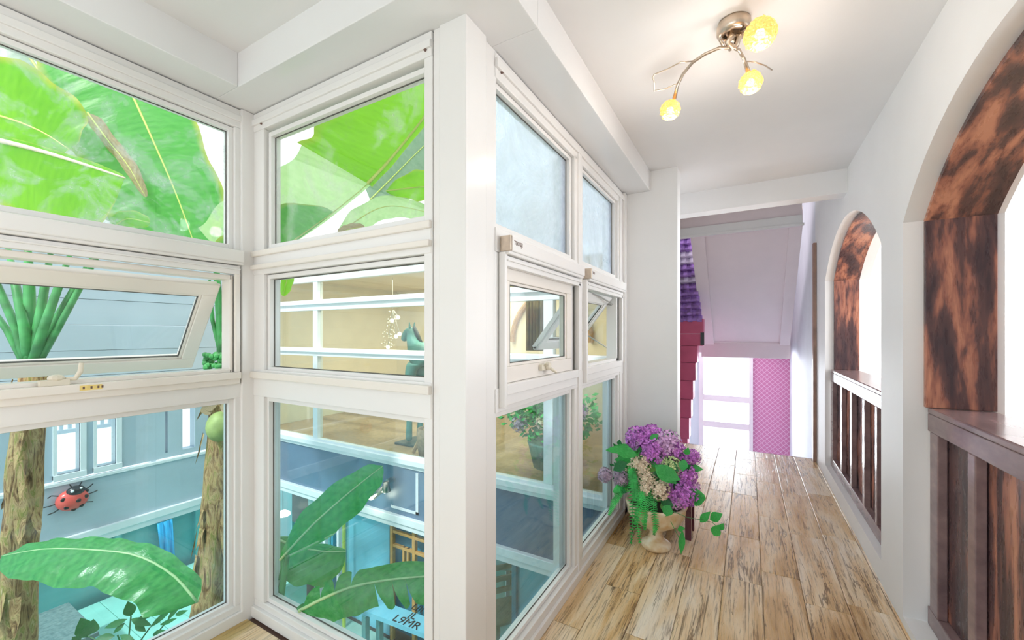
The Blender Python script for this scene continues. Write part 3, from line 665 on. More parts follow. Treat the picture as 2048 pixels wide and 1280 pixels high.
def hyd(c, r, m, nfl=70, parent=pot, name='hydrangea_head'):
    mb = MB()
    mb.ball(c, r*.62, 8, 5)
    ga = math.pi*(3-5**.5)
    for i in range(nfl):
        z = 1-2*(i+.5)/nfl; q = math.sqrt(1-z*z); a = i*ga+random.uniform(-.2, .2); d = Vector((q*math.cos(a), q*math.sin(a), z))
        t = d.orthogonal().normalized(); t.rotate(Matrix.Rotation(random.random()*6.28, 3, d)); b = d.cross(t); p = Vector(c)+d*r*random.uniform(.84, 1.08); s = r*.23
        for kx in range(4):
            e = t*math.cos(kx*1.5708)+b*math.sin(kx*1.5708); f_ = t*math.cos(kx*1.5708+1.57)+b*math.sin(kx*1.5708+1.57)
            mb.add([p-d*s*.2, p+e*s*.75+f_*s*.55, p+e*s*1.25+d*s*.35, p+e*s*.75-f_*s*.55], [(0, 1, 2, 3)])
    return mb.build(name, m, parent)
for (u, v, dy, rpx, m) in [(1276, 880, .02, 26, 'petal_p'), (1302, 872, .05, 24, 'petal_p'), (1306, 903, -.06, 27, 'petal_p'), (1334, 888, -.02, 26, 'petal_l'), (1348, 904, .0, 22, 'petal_p'), (1283, 894, .0, 18, 'petal_l'),
                           (1384, 914, .0, 15, 'petal_p'), (1372, 948, -.05, 20, 'petal_p'), (1364, 986, -.08, 26, 'petal_p'), (1380, 978, -.02, 18, 'petal_l'), (1352, 998, -.08, 18, 'petal_l'),
                           (1282, 930, -.12, 20, 'petal_c'), (1294, 956, -.13, 17, 'petal_c'), (1320, 978, -.14, 19, 'petal_c'), (1292, 977, -.15, 15, 'petal_c'), (1262, 938, -.10, 13, 'petal_c'), (1340, 930, -.08, 18, 'petal_g'), (1352, 938, -.07, 14, 'petal_g'),
                           (1210, 950, -.26, 14, 'petal_d'), (1242, 956, -.16, 15, 'petal_d'), (1240, 942, -.02, 12, 'petal_l'), (1322, 920, -.08, 10, 'petal_l'), (1240, 975, .0, 12, 'petal_d')]:
    hyd(f3(u, v, dy), rpx/824.7*2.9, M[m], 64)
def small_leaf(c, d, nrm, L, w, m, parent, name='leaf', curl=.25):
    d = d.normalized(); s_ = d.cross(nrm).normalized(); nrm = s_.cross(d).normalized(); n = 6; vs = []; fs = []
    prof = [0, .55, .9, 1, .8, .45, 0]
    for i in range(n+1):
        t = i/n; p = Vector(c)+d*L*t-nrm*curl*L*t*t; w_ = w*prof[i]
        vs += [p+s_*w_*.5+nrm*w_*.12, p-nrm*.0, p-s_*w_*.5+nrm*w_*.12]
    for i in range(n):
        a = i*3; fs += [(a, a+3, a+4, a+1), (a+1, a+4, a+5, a+2)]
    mb = MB().add(vs, fs); o = mb.build(name, m, parent, smooth=True)
    uv = o.data.uv_layers.new(name='UVMap')
    for lp in o.data.loops:
        i = lp.vertex_index; uv.data[lp.index].uv = ((i//3)/n*.12, [1, 0, 1][i % 3])
    return o
CAMD = lambda p: (Vector((0, 0, EYE))-Vector(p)).normalized()
for (u, v, u2, v2, w, m, dy) in [(1275, 912, 1226, 896, 24, 'sleaf', -.16), (1262, 905, 1235, 890, 20, 'sleaf', -.1), (1270, 925, 1230, 918, 22, 'sleaf', -.08), (1250, 900, 1212, 899, 14, 'sleaf', -.24), (1268, 945, 1236, 922, 18, 'sleaf', -.08),
                                 (1310, 930, 1352, 965, 30, 'sleaf', -.14), (1300, 950, 1325, 972, 24, 'sleafd', -.10), (1318, 940, 1358, 958, 26, 'sleaf', -.13), (1290, 960, 1270, 930, 24, 'sleaf', -.1), (1350, 915, 1372, 925, 22, 'sleafd', 0),
                                 (1372, 935, 1404, 938, 16, 'sleaf', .0), (1390, 975, 1392, 1012, 34, 'sleaf', -.05), (1385, 1000, 1408, 995, 26, 'sleaf', -.05), (1305, 868, 1312, 880, 18, 'sleaf', -.05), (1330, 865, 1345, 872, 14, 'sleafd', 0),
                                 (1400, 1045, 1418, 1025, 14, 'sleaf', -.02), (1420, 1040, 1442, 1028, 18, 'sleaf', 0), (1428, 1072, 1436, 1052, 18, 'sleaf', 0), (1440, 1060, 1446, 1048, 10, 'sleaf', 0), (1365, 1060, 1362, 1108, 12, 'sleaf', -.1), (1355, 1060, 1368, 1056, 10, 'sleaf', -.1),
                                 (1340, 1010, 1330, 1032, 20, 'sleaf', -.15), (1320, 1000, 1345, 1010, 18, 'sleafd', -.12), (1262, 965, 1235, 985, 22, 'sleafd', -.03), (1255, 925, 1226, 940, 20, 'sleafd', -.16), (1280, 985, 1300, 1000, 22, 'sleafd', -.1), (1345, 960, 1352, 985, 22, 'sleafd', -.06)]:
    a = f3(u, v, dy-.02); b = f3(u2, v2, dy-.04); d = b-a
    small_leaf(a, d, CAMD(a)+Vector((0, 0, .3)), d.length*1.05, w/824.7*2.95, M[m], pot, 'leaf', .12)
def fern(pts, w0, parent=pot):
    mb = MB(); pts = [Vector(p) for p in pts]; n = 26
    def P_(t):
        x = t*(len(pts)-1); i = min(int(x), len(pts)-2); return pts[i].lerp(pts[i+1], x-i)
    mb.tube([P_(i/10) for i in range(11)], [.0025]*11, 5)
    for i in range(n):
        t = (i+.5)/n; p = P_(t); d = (P_(min(1, t+.03))-P_(max(0, t-.03))).normalized(); s_ = d.cross(CAMD(p)).normalized(); nn = s_.cross(d)
        L = w0*(.35+.65*math.sin(math.pi*min(1, .2+t*.8)))
        for sg in (-1, 1):
            e = (s_*sg+d*.35+nn*random.uniform(-.2, .2)).normalized()
            mb.add([p-d*.004, p+e*L*.5-d*.0045, p+e*L, p+e*L*.5+d*.0045, p+d*.004], [(0, 1, 2, 3, 4)])
    return mb.build('fern_frond', M['fern'], parent)
for pts, w in [([f3(1270, 940, -.12), f3(1264, 975, -.2), f3(1266, 1030, -.22), f3(1262, 1088, -.2)], .035), ([f3(1275, 950, -.12), f3(1276, 990, -.22), f3(1274, 1040, -.24), f3(1280, 1086, -.2)], .035),
               ([f3(1262, 965, -.1), f3(1240, 985, -.2), f3(1228, 1005, -.25), f3(1218, 1030, -.27)], .032), ([f3(1300, 975, -.14), f3(1292, 1010, -.22), f3(1288, 1040, -.2), f3(1290, 1060, -.17)], .03),
               ([f3(1308, 980, -.14), f3(1306, 1010, -.22), f3(1312, 1050, -.2), f3(1308, 1070, -.17)], .03), ([f3(1285, 960, -.15), f3(1284, 1000, -.23), f3(1270, 1050, -.22)], .032), ([f3(1255, 960, -.1), f3(1238, 975, -.2), f3(1228, 985, -.22)], .03),
               ([f3(1262, 930, -.15), f3(1266, 960, -.22), f3(1270, 1000, -.24)], .04)]:
    fern(pts, w)
random.seed(31)
for q in range(46):
    u = random.uniform(1236, 1372); v = random.uniform(885, 1008); dy = random.uniform(-.13, -.02); a_ = random.uniform(0, 6.28); L = random.uniform(13, 26)
    a = f3(u, v, dy); b = f3(u+L*math.cos(a_), v+L*math.sin(a_)*.8+4, dy-.03); d = b-a
    small_leaf(a, d, CAMD(a)+Vector((random.uniform(-.6, .6), 0, random.uniform(-.1, .7))), d.length, random.uniform(11, 19)/824.7*2.95, M[random.choice(('sleaf', 'sleafd', 'sleafm'))], pot, 'leaf', random.uniform(.1, .35))
mb = MB()
for (pts) in ([f3(1340, 1020, -.15), f3(1375, 1035, -.1), f3(1405, 1040, -.05), f3(1425, 1045, 0), f3(1440, 1060, 0)], [f3(1325, 1010, -.15), f3(1350, 1060, -.15), f3(1363, 1085, -.12)]): mb.tube(pts, .0022, 5)
mb.build('trailing_stem', M['petiole'], pot)
mb = MB()
random.seed(11)
for i in range(16): 
    a = random.random()*6.28; mb.tube([(px+.05*math.cos(a), py+.05*math.sin(a), .32), (px+.10*math.cos(a), py+.08*math.sin(a), .42), (px+.16*math.cos(a), py+.12*math.sin(a), .50)], .004, 5)
mb.build('stem', M['sleafd'], pot)
mb = MB()
for i in range(260):
    a = random.random()*6.28; r = .24*random.random()**.5; c = Vector((px-.04+r*math.cos(a)*1.1, py+.03+r*math.sin(a)*.7, random.uniform(.40, .66)))
    d = Vector((random.uniform(-1, 1), random.uniform(-1, .3), random.uniform(-.5, .6))).normalized(); s_ = d.orthogonal().normalized()
    mb.add([c, c+d*.03+s_*.014, c+d*.06, c+d*.03-s_*.014], [(0, 1, 2, 3)])
mb.build('undergrowth', M['sleafd'], pot, kind='stuff')

# ================================================================== COURTYARD
YD, XE, ZG = 3.60, -6.70, -2.25
struct(MB().box(-40, 30, -30, 40, -3.3, -3.2), 'ground', M['ground'])
cf = struct(MB().box(XE, -.5, -4, YD+4, ZG-.2, ZG-.03), 'courtyard_floor', M['dark'])
me_ = {}
y = -3.9
for i in range(52):
    if y+.145 > YD+.6: break
    MB().box(XE, -1.0, y, y+.14, ZG-.03, ZG).build('deck_board', M['floorgreen'], cf); y += .145
# closing walls below our floor
struct(MB().box(-2.40, .7, -2, 1.2, ZG-.1, -.2).box(-1.0, -.9, 1.2, YD, ZG-.1, -.2), 'wall_below', M['teal'])
# ---- facade E (left of the courtyard)
fe = root('building_facade', (XE, 1, ZG), kind='structure')
ops = [(1.463, 1.649), (1.788, 1.962), (2.45, 2.482), (2.644, 2.791)]
e = MB(); ys = [-4]+[q for o_ in ops for q in o_]+[YD]
for i in range(0, len(ys), 2): e.box(XE-.15, XE, ys[i], ys[i+1], -.15, 1.0)
for o_ in ops: e.box(XE-.15, XE, o_[0], o_[1], -.15, -.085).box(XE-.15, XE, o_[0], o_[1], .80, 1.0)
e.build('window_wall', M['greywall'], fe)
z = 1.0; i = 0
while z < 2.75:
    MB().box(XE-.15, XE+.004*(i % 2), -4, YD, z+.004, min(z+.30, 2.8)).build('cladding_panel', M['greywall'], fe, bevel=.003); z += .30; i += 1
MB().box(XE-.2, XE+.03, -4, YD, 2.78, 2.86).build('coping', M['outframe'], fe, bevel=.005)
for (a, b) in ops[:2]:
    w = MB().box(XE-.02, XE+.02, b, b+.05, -.13, .82).box(XE-.02, XE+.02, a-.03, a, -.13, .82).box(XE-.02, XE+.03, a-.03, b+.05, -.15, -.085); w.build('window_frame', M['outframe'], fe)
    MB().box(XE-.09, XE-.085, a, b, -.085, .8).build('pane', M['glass_upB'], fe)
MB().box(XE, XE+.04, -4, YD, -.20, -.165).build('ledge', M['outframe'], fe, bevel=.003)
MB().box(XE-.15, XE+.01, -4, YD, -.80, -.20).build('fascia', M['greywall'], fe)
MB().box(XE-.15, XE+.05, -4, YD, -.89, -.80).box(XE-.15, XE+.02, -4, YD, -.97, -.89).build('white_rail', M['outframe'], fe, bevel=.006)
for i in range(9):
    a = -3.9+i*.84; MB().box(XE-.12, XE-.06, a+.03, a+.81, ZG, -.97).build('glazed_panel', M['teal'], fe)
    MB().box(XE-.10, XE+.02, a-.03, a+.03, ZG, -.97).build('mullion', M['teal'], fe)
# a white railing seen through the left openings
fence = root('garden_fence', (XE-1.2, 1.9, -.1), label='white picket fence outside the bright openings of the grey facade', category='fence')
for i in range(22):
    a = .95+i*.08; MB().box(XE-1.22, XE-1.19, a, a+.035, .22, .52).build('picket', M['palewall'], fence)
MB().box(XE-1.23, XE-1.18, .9, 2.75, .50, .56).build('top_rail', M['palewall'], fence)
MB().box(XE-1.23, XE-1.18, .9, 2.75, .17, .22).build('bottom_rail', M['palewall'], fence)
for a in (.95, 2.7): MB().box(XE-1.24, XE-1.17, a, a+.07, -3.2, .6).build('post', M['palewall'], fence)
# ladybird ornament on the fascia
lc = Vector((XE+.07, 1.57, -.36)); lb = root('ladybird_ornament', lc, label='red spotted ladybird ornament fixed to the grey fascia of the courtyard', category='ornament')
mb = MB(); n_, m_ = 24, 14; vs = []
for i in range(m_+1):
    for j in range(n_):
        a = math.pi*i/m_; b = 2*math.pi*j/n_; d = Vector((math.sin(a)*math.cos(b), math.sin(a)*math.sin(b), math.cos(a))); vs.append(lc+Vector((max(-.05, d.x*.09), d.y*.135, d.z*.12-.015)))
mb.add(vs, [(i*n_+j, i*n_+(j+1) % n_, (i+1)*n_+(j+1) % n_, (i+1)*n_+j) for i in range(m_) for j in range(n_)]); mb.build('shell', M['red'], lb, smooth=True)
MB().ball(lc+Vector((.035, .02, .085)), .075, 14, 9, (.8, 1.05, .75)).build('head', M['black'], lb, smooth=True)
for dy, dz in ((-.085, .02), (.03, -.02), (-.06, -.075), (.095, .0), (.06, -.09), (.0, -.115), (.11, .05)):
    q = math.sqrt(max(.05, 1-(dy/.135)**2-((dz+.015)/.12)**2)); MB().ball(lc+Vector((.088*q, dy, dz)), .024, 10, 6, (.35, 1, .9)).build('spot', M['black'], lb, smooth=True)
MB().ball(lc+Vector((.09, -.02, .10)), .016).build('eye', M['outframe'], lb); MB().ball(lc+Vector((.09, .05, .115)), .012).build('eye', M['outframe'], lb)
for pts in ([(0, -.09, .05), (0, -.16, .08), (0, -.19, .06)], [(0, -.11, -.02), (0, -.17, -.03), (0, -.22, -.03)], [(0, -.09, -.08), (0, -.14, -.11), (0, -.19, -.12)], [(0, .1, .06), (0, .15, .09), (0, .17, .11)], [(0, .12, 0), (0, .18, .01), (0, .21, .02)], [(0, .1, -.08), (0, .14, -.09), (0, .17, -.10)], [(0.03, -.01, .13), (0.03, -.03, .17)], [(0.03, .05, .13), (0.03, .07, .17)]):
    MB().tube([lc+Vector(q) for q in pts], .006, 6).build('leg', M['black'], lb)

# ---- facade D (straight ahead) with the cream room behind its glazing
fd = root('glazed_facade', (-4, YD, 0), kind='structure')
XD = -.95
g = MB()
for (a, b, dp) in ((-.085, .06, .05), (1.19, 1.30, .06), (1.82, 1.965, .06), (2.215, 2.30, .07)):
    g.box(XE, XD, YD-.02, YD+dp, a, b)
g.box(XE, XD, YD-.05, YD, 1.245, 1.295).box(XE, XD, YD-.05, YD, 1.90, 1.96).box(XE, XD, YD-.06, YD, -.03, .03)
for a in (-6.66, -5.19, -2.72, -1.66): g.box(a-.05, a+.05, YD-.015, YD+.07, .06, 2.22)
g.build('window_frame', M['outframe'], fd, bevel=.004)
xs = [-6.61, -5.24, -2.77, -1.71, XD]; x0s = [-6.61, -5.14, -2.67, -1.61]
for a, b in zip(x0s, (-5.24, -2.77, -1.71, XD)):
    for z0, z1 in ((.06, 1.19), (1.30, 1.82), (1.965, 2.215)):
        MB().box(a, b, YD+.03, YD+.036, z0, z1).build('pane', M['glass_far'], fd)
MB().box(XE-.1, -2.6, YD-.02, YD+.25, 2.30, 2.74).build('fascia', M['outframe'], fd)
MB().box(-2.6, XD, YD, YD+.3, 2.30, 4.8).build('upper_wall', M['palewall'], fd)
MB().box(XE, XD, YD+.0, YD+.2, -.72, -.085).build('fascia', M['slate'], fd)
MB().box(XE, XD, YD-.05, YD+.1, -.745, -.66).box(XE, XD, YD-.03, YD+.1, -.81, -.745).build('white_rail', M['outframe'], fd, bevel=.006)
# slate panel frame on the fascia near the post
MB().box(-3.35, -3.31, YD-.008, YD, -.60, -.12).box(-3.75, -3.31, YD-.008, YD, -.60, -.57).build('fascia_moulding', M['palewall'], fd)
rm = MB().box(XE, XD, 6.6, 6.7, -.1, 2.6).box(XE-.1, XE, YD, 6.6, -.1, 2.6).box(XD-.06, XD-.03, YD+.1, 6.6, -.1, 2.6)
struct(rm, 'wall_cream_room', M['cream'])
struct(MB().box(XE, XD-.06, YD+.1, 6.6, 2.42, 2.5), 'ceiling_cream_room', M['cream'])
struct(MB().box(XE, XD-.06, YD+.1, 6.6, -.1, 0), 'floor_cream_room', M['chairw'])
# cornice arch in the cream room
ap = [(-3.85+.75*math.cos(math.pi*i/14), 1.35+.85*math.sin(math.pi*i/14)) for i in range(0, 15)]
MB().tube([(-3.0+(x+3.85), 6.55, z) for x, z in ap], .05, 8).build('trim_10', M['chairw'], None, kind='structure')
# chandelier
ch0 = atY(785, 640, 4.9); chn = root('crystal_chandelier', (ch0.x, 4.9, 2.42), label='small crystal chandelier with five glowing bulbs in the cream room behind glass', category='chandelier')
MB().tube([(ch0.x, 4.9, 2.42), (ch0.x, 4.9, 1.9)], .006, 6).build('chain', M['steel'], chn)
k = N('chandelier_bulb'); k.set(Emission_Color=(1, .92, .72, 1), Emission_Strength=3.); M['cbulb'] = k.m
k = N('crystal'); k.set(Base_Color=(.9, .88, .8, 1), Roughness=.1, Metallic=.3); M['crystal'] = k.m
for i, (u, v) in enumerate([(784, 641), (796, 635), (792, 673), (799, 668), (776, 694)]):
    p = atY(u, v, 4.9); MB().ball(p, .032).build('bulb', M['cbulb'], chn, smooth=True); MB().tube([(ch0.x, 4.9, 1.88), (p.x, 4.9, p.z+.03)], .004, 5).build('arm', M['steel'], chn)
mb = MB(); random.seed(3)
for i in range(70):
    t = random.random(); p = Vector((ch0.x-.12*t+random.uniform(-.1, .1), 4.9+random.uniform(-.08, .08), 1.88-.62*t)); mb.ball(p, .011, 5, 4)
mb.build('crystal_drops', M['crystal'], chn, kind='stuff')
l = bpy.data.lights.new('cream_room_lamp', 'AREA'); l.energy = 62; l.size = 2.5; l.color = (1, .9, .68); lo = bpy.data.objects.new('cream_room_lamp', l); lo.location = (-4, 5.1, 2.38); COL.objects.link(lo)
# horse statue
def skin(name, verts, edges, radii, m, parent=None, sub=2, **tags):
    me = bpy.data.meshes.new(name); me.from_pydata([tuple(v) for v in verts], edges, []); o = bpy.data.objects.new(name, me); COL.objects.link(o)
    md = o.modifiers.new('s', 'SKIN'); sv = me.skin_vertices[0].data
    for i, r in enumerate(radii): sv[i].radius = (r, r) if not hasattr(r, '__len__') else r; sv[i].use_root = (i == 0)
    o.modifiers.new('d', 'SUBSURF').levels = sub; o.modifiers['d'].render_levels = sub
    bpy.context.view_layer.update(); me2 = bpy.data.meshes.new_from_object(o.evaluated_get(bpy.context.evaluated_depsgraph_get()))
    bpy.data.objects.remove(o); me2.materials.clear(); me2.materials.append(m)
    for p in me2.polygons: p.use_smooth = True
    return link_mesh(name, me2, parent, **tags)
hx = atY(826, 700, 4.25).x
V_ = [(.72, 0, 1.20), (.42, 0, 1.19), (.12, 0, 1.22), (.04, 0, 1.34), (-.02, 0, 1.46), (-.03, 0, 1.55), (-.10, 0, 1.52), (-.16, 0, 1.44), (-.18, 0, 1.39),
      (.04, -.09, 1.00), (.02, -.09, .62), (.02, -.09, .30), (.01, -.09, .03), (.06, .09, 1.00), (.05, .09, .62), (.05, .09, .30), (.04, .09, .03),
      (.80, -.09, 1.02), (.74, -.10, .70), (.86, -.10, .42), (.83, -.10, .03), (.82, .09, 1.02), (.78, .10, .70), (.90, .10, .42), (.87, .10, .03)]
E_ = [(0, 1), (1, 2), (2, 3), (3, 4), (4, 5), (5, 6), (6, 7), (7, 8), (2, 9), (9, 10), (10, 11), (11, 12), (2, 13), (13, 14), (14, 15), (15, 16), (0, 17), (17, 18), (18, 19), (19, 20), (0, 21), (21, 22), (22, 23), (23, 24)]
Rr = [.17, .15, .14, .11, .09, .075, .07, .05, .04, .085, .055, .042, .05, .085, .055, .042, .05, .10, .065, .042, .05, .10, .065, .042, .05]
hs = root('horse_statue', (hx+.4, 4.25, 0), label='teal green standing horse statue behind the glass of the cream room', category='statue')
skin('body', [Vector((hx+a, 4.25+b, c)) for a, b, c in V_], E_, Rr, M['horse'], hs)
MB().tube([(hx+.88, 4.25, 1.27), (hx+1.05, 4.25, 1.15), (hx+1.10, 4.25, .7), (hx+1.06, 4.25, .5)], [.05, .06, .05, .02], 8).build('tail', M['horse'], hs, smooth=True)
MB().tube([(hx+.02, 4.25, 1.60), (hx+.07, 4.25, 1.50), (hx+.12, 4.25, 1.41), (hx+.20, 4.25, 1.32)], [.02, .03, .03, .01], 8).build('mane', M['dark'], hs, smooth=True)
for s_ in (-.04, .04): MB().tube([(hx-.02, 4.25+s_, 1.58), (hx-.02, 4.25+s_*1.3, 1.66)], [.02, .004], 6).build('ear', M['horse'], hs)
MB().box(hx-.15, hx+1.1, 4.05, 4.45, 0, .03).build('base_plate', M['dark'], hs, bevel=.01)
# wicker basket
bp = atY(852, 890, 3.95); bk = root('wicker_basket', (bp.x+.12, 3.95, 0), label='brown wicker basket on the cream room floor in front of the horse', category='basket')
MB().lathe([(.001, .0), (.14, 0), (.17, .16), (.16, .34), (.14, .34), (.12, .05), (.001, .05)], (bp.x+.12, 3.90, 0), 20).build('basket_body', M['basket'], bk, smooth=True)
MB().tube([(bp.x-.12, 3.85, .02), (bp.x+.06, 3.86, .32)], .025, 6).build('handle', M['chairw'], bk)
# curtain in the glazing right of the post
cv = root('window_curtain', (-1.9, 3.85, 2.3), label='olive brown pleated curtain hanging behind the far glazing', category='curtain')
pts = []
cx0, cx1 = atY(1052, 650, 3.85).x, atY(1108, 650, 3.85).x
vs = []; fs = []; nn = 48
for i in range(nn+1):
    xx = cx0+(cx1-cx0)*i/nn; yy = 3.85+.03*math.sin(i*1.1)
    vs += [(xx, yy, 1.32), (xx, yy, 2.35)]
for i in range(nn): fs.append((i*2, i*2+2, i*2+3, i*2+1))
mb = MB().add(vs, fs); o = mb.build('cloth', M['curtain'], cv, smooth=True); o.modifiers.new('t', 'SOLIDIFY').thickness = .006
MB().tube([(cx0-.1, 3.85, 2.37), (cx1+.1, 3.85, 2.37)], .012, 8).build('curtain_rod', M['steel'], cv)
# added shrub behind the far glazing, imitates flowers reflected in the corridor panes
sb = root('reflection_shrub', (-1.95, 4.25, 0), label='added flowering green shrub in a tub behind the far lower glazing, standing in for pane reflections', category='shrub')
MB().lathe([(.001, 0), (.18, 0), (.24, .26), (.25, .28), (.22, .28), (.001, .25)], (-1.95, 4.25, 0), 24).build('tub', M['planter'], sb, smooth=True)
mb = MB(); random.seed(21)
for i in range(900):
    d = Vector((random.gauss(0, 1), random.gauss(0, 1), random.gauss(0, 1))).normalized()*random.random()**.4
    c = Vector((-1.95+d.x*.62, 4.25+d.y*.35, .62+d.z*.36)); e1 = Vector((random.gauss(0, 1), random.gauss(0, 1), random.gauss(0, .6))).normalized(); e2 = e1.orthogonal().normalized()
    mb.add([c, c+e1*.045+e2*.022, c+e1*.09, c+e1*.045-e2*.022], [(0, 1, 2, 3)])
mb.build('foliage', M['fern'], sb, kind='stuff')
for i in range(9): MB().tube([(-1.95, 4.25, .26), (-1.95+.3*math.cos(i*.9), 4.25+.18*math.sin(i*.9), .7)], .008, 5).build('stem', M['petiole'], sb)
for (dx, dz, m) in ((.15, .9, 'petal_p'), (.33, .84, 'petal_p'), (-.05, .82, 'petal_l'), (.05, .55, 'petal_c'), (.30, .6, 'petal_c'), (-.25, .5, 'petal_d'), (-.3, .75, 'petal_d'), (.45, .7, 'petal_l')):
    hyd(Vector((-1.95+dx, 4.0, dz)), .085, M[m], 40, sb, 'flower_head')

# ---- wall spotlight on the slate fascia
sp = atY(772, 972, YD-.12); spl = root('wall_spotlight', (sp.x, YD, sp.z), label='small brass double spotlight on the slate blue fascia above the banana leaf', category='spotlight')
MB().tube([(sp.x, YD, sp.z+.05), (sp.x, YD-.10, sp.z+.05)], .028, 12).build('wall_mount', M['steel'], spl)
MB().lathe([(.001, .05), (.035, .045), (.04, 0), (.055, -.06), (.05, -.065), (.001, -.05)], (sp.x, YD-.12, sp.z), 16).build('lamp_head', M['metal'], spl, smooth=True)
q = atY(750, 990, YD-.12)
MB().tube([(sp.x, YD-.12, sp.z-.01), (q.x, YD-.14, q.z)], [.03, .045], 12).build('lamp_head', M['metal'], spl, smooth=True)
MB().ball((q.x-.02, YD-.16, q.z-.02), .032).build('bulb', M['cbulb'], spl, smooth=True)
MB().ball((sp.x-.01, YD-.13, sp.z-.06), .024).build('bulb', M['cbulb'], spl, smooth=True)
l = bpy.data.lights.new('spot_glow', 'POINT'); l.energy = 1.5; l.color = (1, .9, .7); l.shadow_soft_size = .05; lo = bpy.data.objects.new('spot_glow', l); lo.location = (q.x-.05, YD-.2, q.z-.1); COL.objects.link(lo)
# ---- lower storey of facade D
lw = root('lower_storey', (-4, YD, ZG), kind='structure')
def wallpiece(u0, u1, z0, z1, m, name, dy=.1, th=.05):
    a = atY(u0, 1100, YD+dy).x; b = atY(u1, 1100, YD+dy).x
    return MB().box(a, b, YD+dy, YD+dy+th, z0, z1).build(name, M[m], lw, bevel=.003)
wallpiece(697, 779, ZG, -.81, 'blue', 'panel', .08)
wallpiece(640, 697, ZG, -.81, 'teal', 'panel', .14)
wallpiece(540, 584, ZG, -.81, 'teal', 'panel', .6)
wallpiece(584, 616, -1.6, -.85, 'dark', 'picture_panel', .5)
wallpiece(616, 645, ZG, -.81, 'teal', 'panel', .5)
wallpiece(628, 639, ZG, -1.15, 'outframe', 'mullion', .0)
wallpiece(645, 650, ZG, -.9, 'outframe', 'mullion', .02)
wallpiece(662, 666, ZG, -.9, 'deepblue', 'mullion', .02, .08)
wallpiece(673, 677, ZG, -.9, 'outframe', 'mullion', .0)
wallpiece(779, 900, ZG, -.81, 'deepblue', 'panel', .2)
MB().box(XE-.6, XD, YD+3.0, YD+3.1, ZG, -.7).build('back_wall', M['teal'], lw)
MB().box(XE-.6, XD, YD+.62, YD+3.0, ZG-.1, ZG-.0).build('inner_floor', M['deck'], lw)
MB().box(XD-.1, XD, YD, 7, ZG, -.81).build('side_wall', M['teal'], lw)
xm = atY(1036, 1150, YD+.25).x; MB().box(xm, -1.0, YD+.25, YD+.3, ZG, -.81).build('panel', M['blue'], lw); MB().box(xm-.05, xm, YD+.2, YD+.3, ZG, -.81).build('mullion', M['deepblue'], lw)
MB().box(-2.68, -1.62, YD+.02, YD+.026, ZG, -.81).build('pane', M['glass_far_low'], lw)
for a in (-1.6,): MB().box(a-.03, a+.03, YD-.02, YD+.06, ZG, -.81).build('mullion', M['outframe'], lw)
# orange lattice screen
ls = root('wooden_lattice_screen', (-3.3, YD, ZG), label='orange wooden lattice screen over deep blue panel below the white rail', category='screen')
xa = atY(781, 1100, YD+.05).x; xb = xa+1.0
for a in (xa, xa+.36, xa+.72, xa+1.05): MB().box(a, a+.045, YD+.04, YD+.09, ZG, -.82).build('upright', M['orange'], ls, bevel=.003)
for z_ in (-.90, -1.07, -1.45, -1.9): MB().box(xa, xb+.09, YD+.045, YD+.085, z_-.035, z_).build('crosspiece', M['orange'], ls, bevel=.003)
for a in (xa+.20, xa+.27, xa+.55): MB().box(a, a+.03, YD+.047, YD+.083, -1.45, -1.07).build('upright', M['orange'], ls)
MB().tube([(atY(688, 1100, YD-.1).x, YD-.1, ZG), (atY(688, 1100, YD-.1).x, YD-.1, -.83)], .022, 10).build('green_pole', M['lime'], None, label='thin lime green pole standing before the lower glazing', category='pole')
pd = atY(566, 1026, YD+.3); pl = root('pendant_lamp', (pd.x, YD+.3, -.85), label='small cream dome pendant lamp glowing under the white rail', category='lamp')
MB().lathe([(.001, .03), (.06, .025), (.10, 0), (.11, -.03), (.001, -.035)], (pd.x, YD+.3, pd.z), 20).build('shade', M['cbulb'], pl, smooth=True)
MB().tube([(pd.x, YD+.3, pd.z+.02), (pd.x, YD+.3, -.80)], .004, 5).build('cord', M['dark'], pl)
# signboard lying on the low deck
sg = root('sign_board', (0, 0, 0), label='light blue lettered board lying below the torn banana leaf', category='sign')
zs = -1.64
def onz(u, v, z): d = dirpx(u, v); return Vector((0, 0, EYE))+d*((z-EYE)/d.z)
c4 = [onz(720, 1218, zs), onz(752, 1197, zs), onz(930, 1262, zs), onz(910, 1330, zs)]
c4[3] = c4[0]+(c4[2]-c4[1])*.95
MB().add(c4+[p-Vector((0, 0, .05)) for p in c4], [(0, 1, 2, 3), (7, 6, 5, 4), (0, 4, 5, 1), (1, 5, 6, 2), (2, 6, 7, 3), (3, 7, 4, 0)]).build('board', M['blue'], sg)
for p in c4:
    q = p.lerp(sum(c4, Vector())/4, .12); MB().box(q.x-.03, q.x+.03, q.y-.03, q.y+.03, ZG, zs-.05).build('leg', M['teal'], sg)
ex = (c4[2]-c4[1]).normalized()
def sign_text(body, u, v, size):
    p = onz(u, v, zs+.003); ey = Vector((-ex.y, ex.x, 0)); R = Matrix(((ex.x, ey.x, 0, p.x), (ex.y, ey.y, 0, p.y), (0, 0, 1, p.z), (0, 0, 0, 1)))
    text_mesh(body, size, 'lettering', M['black'], sg, R, .002)
sign_text('LIINWB', 820, 1217, .13); sign_text('JL', 814, 1234, .13); sign_text('L9MR', 782, 1240, .15)
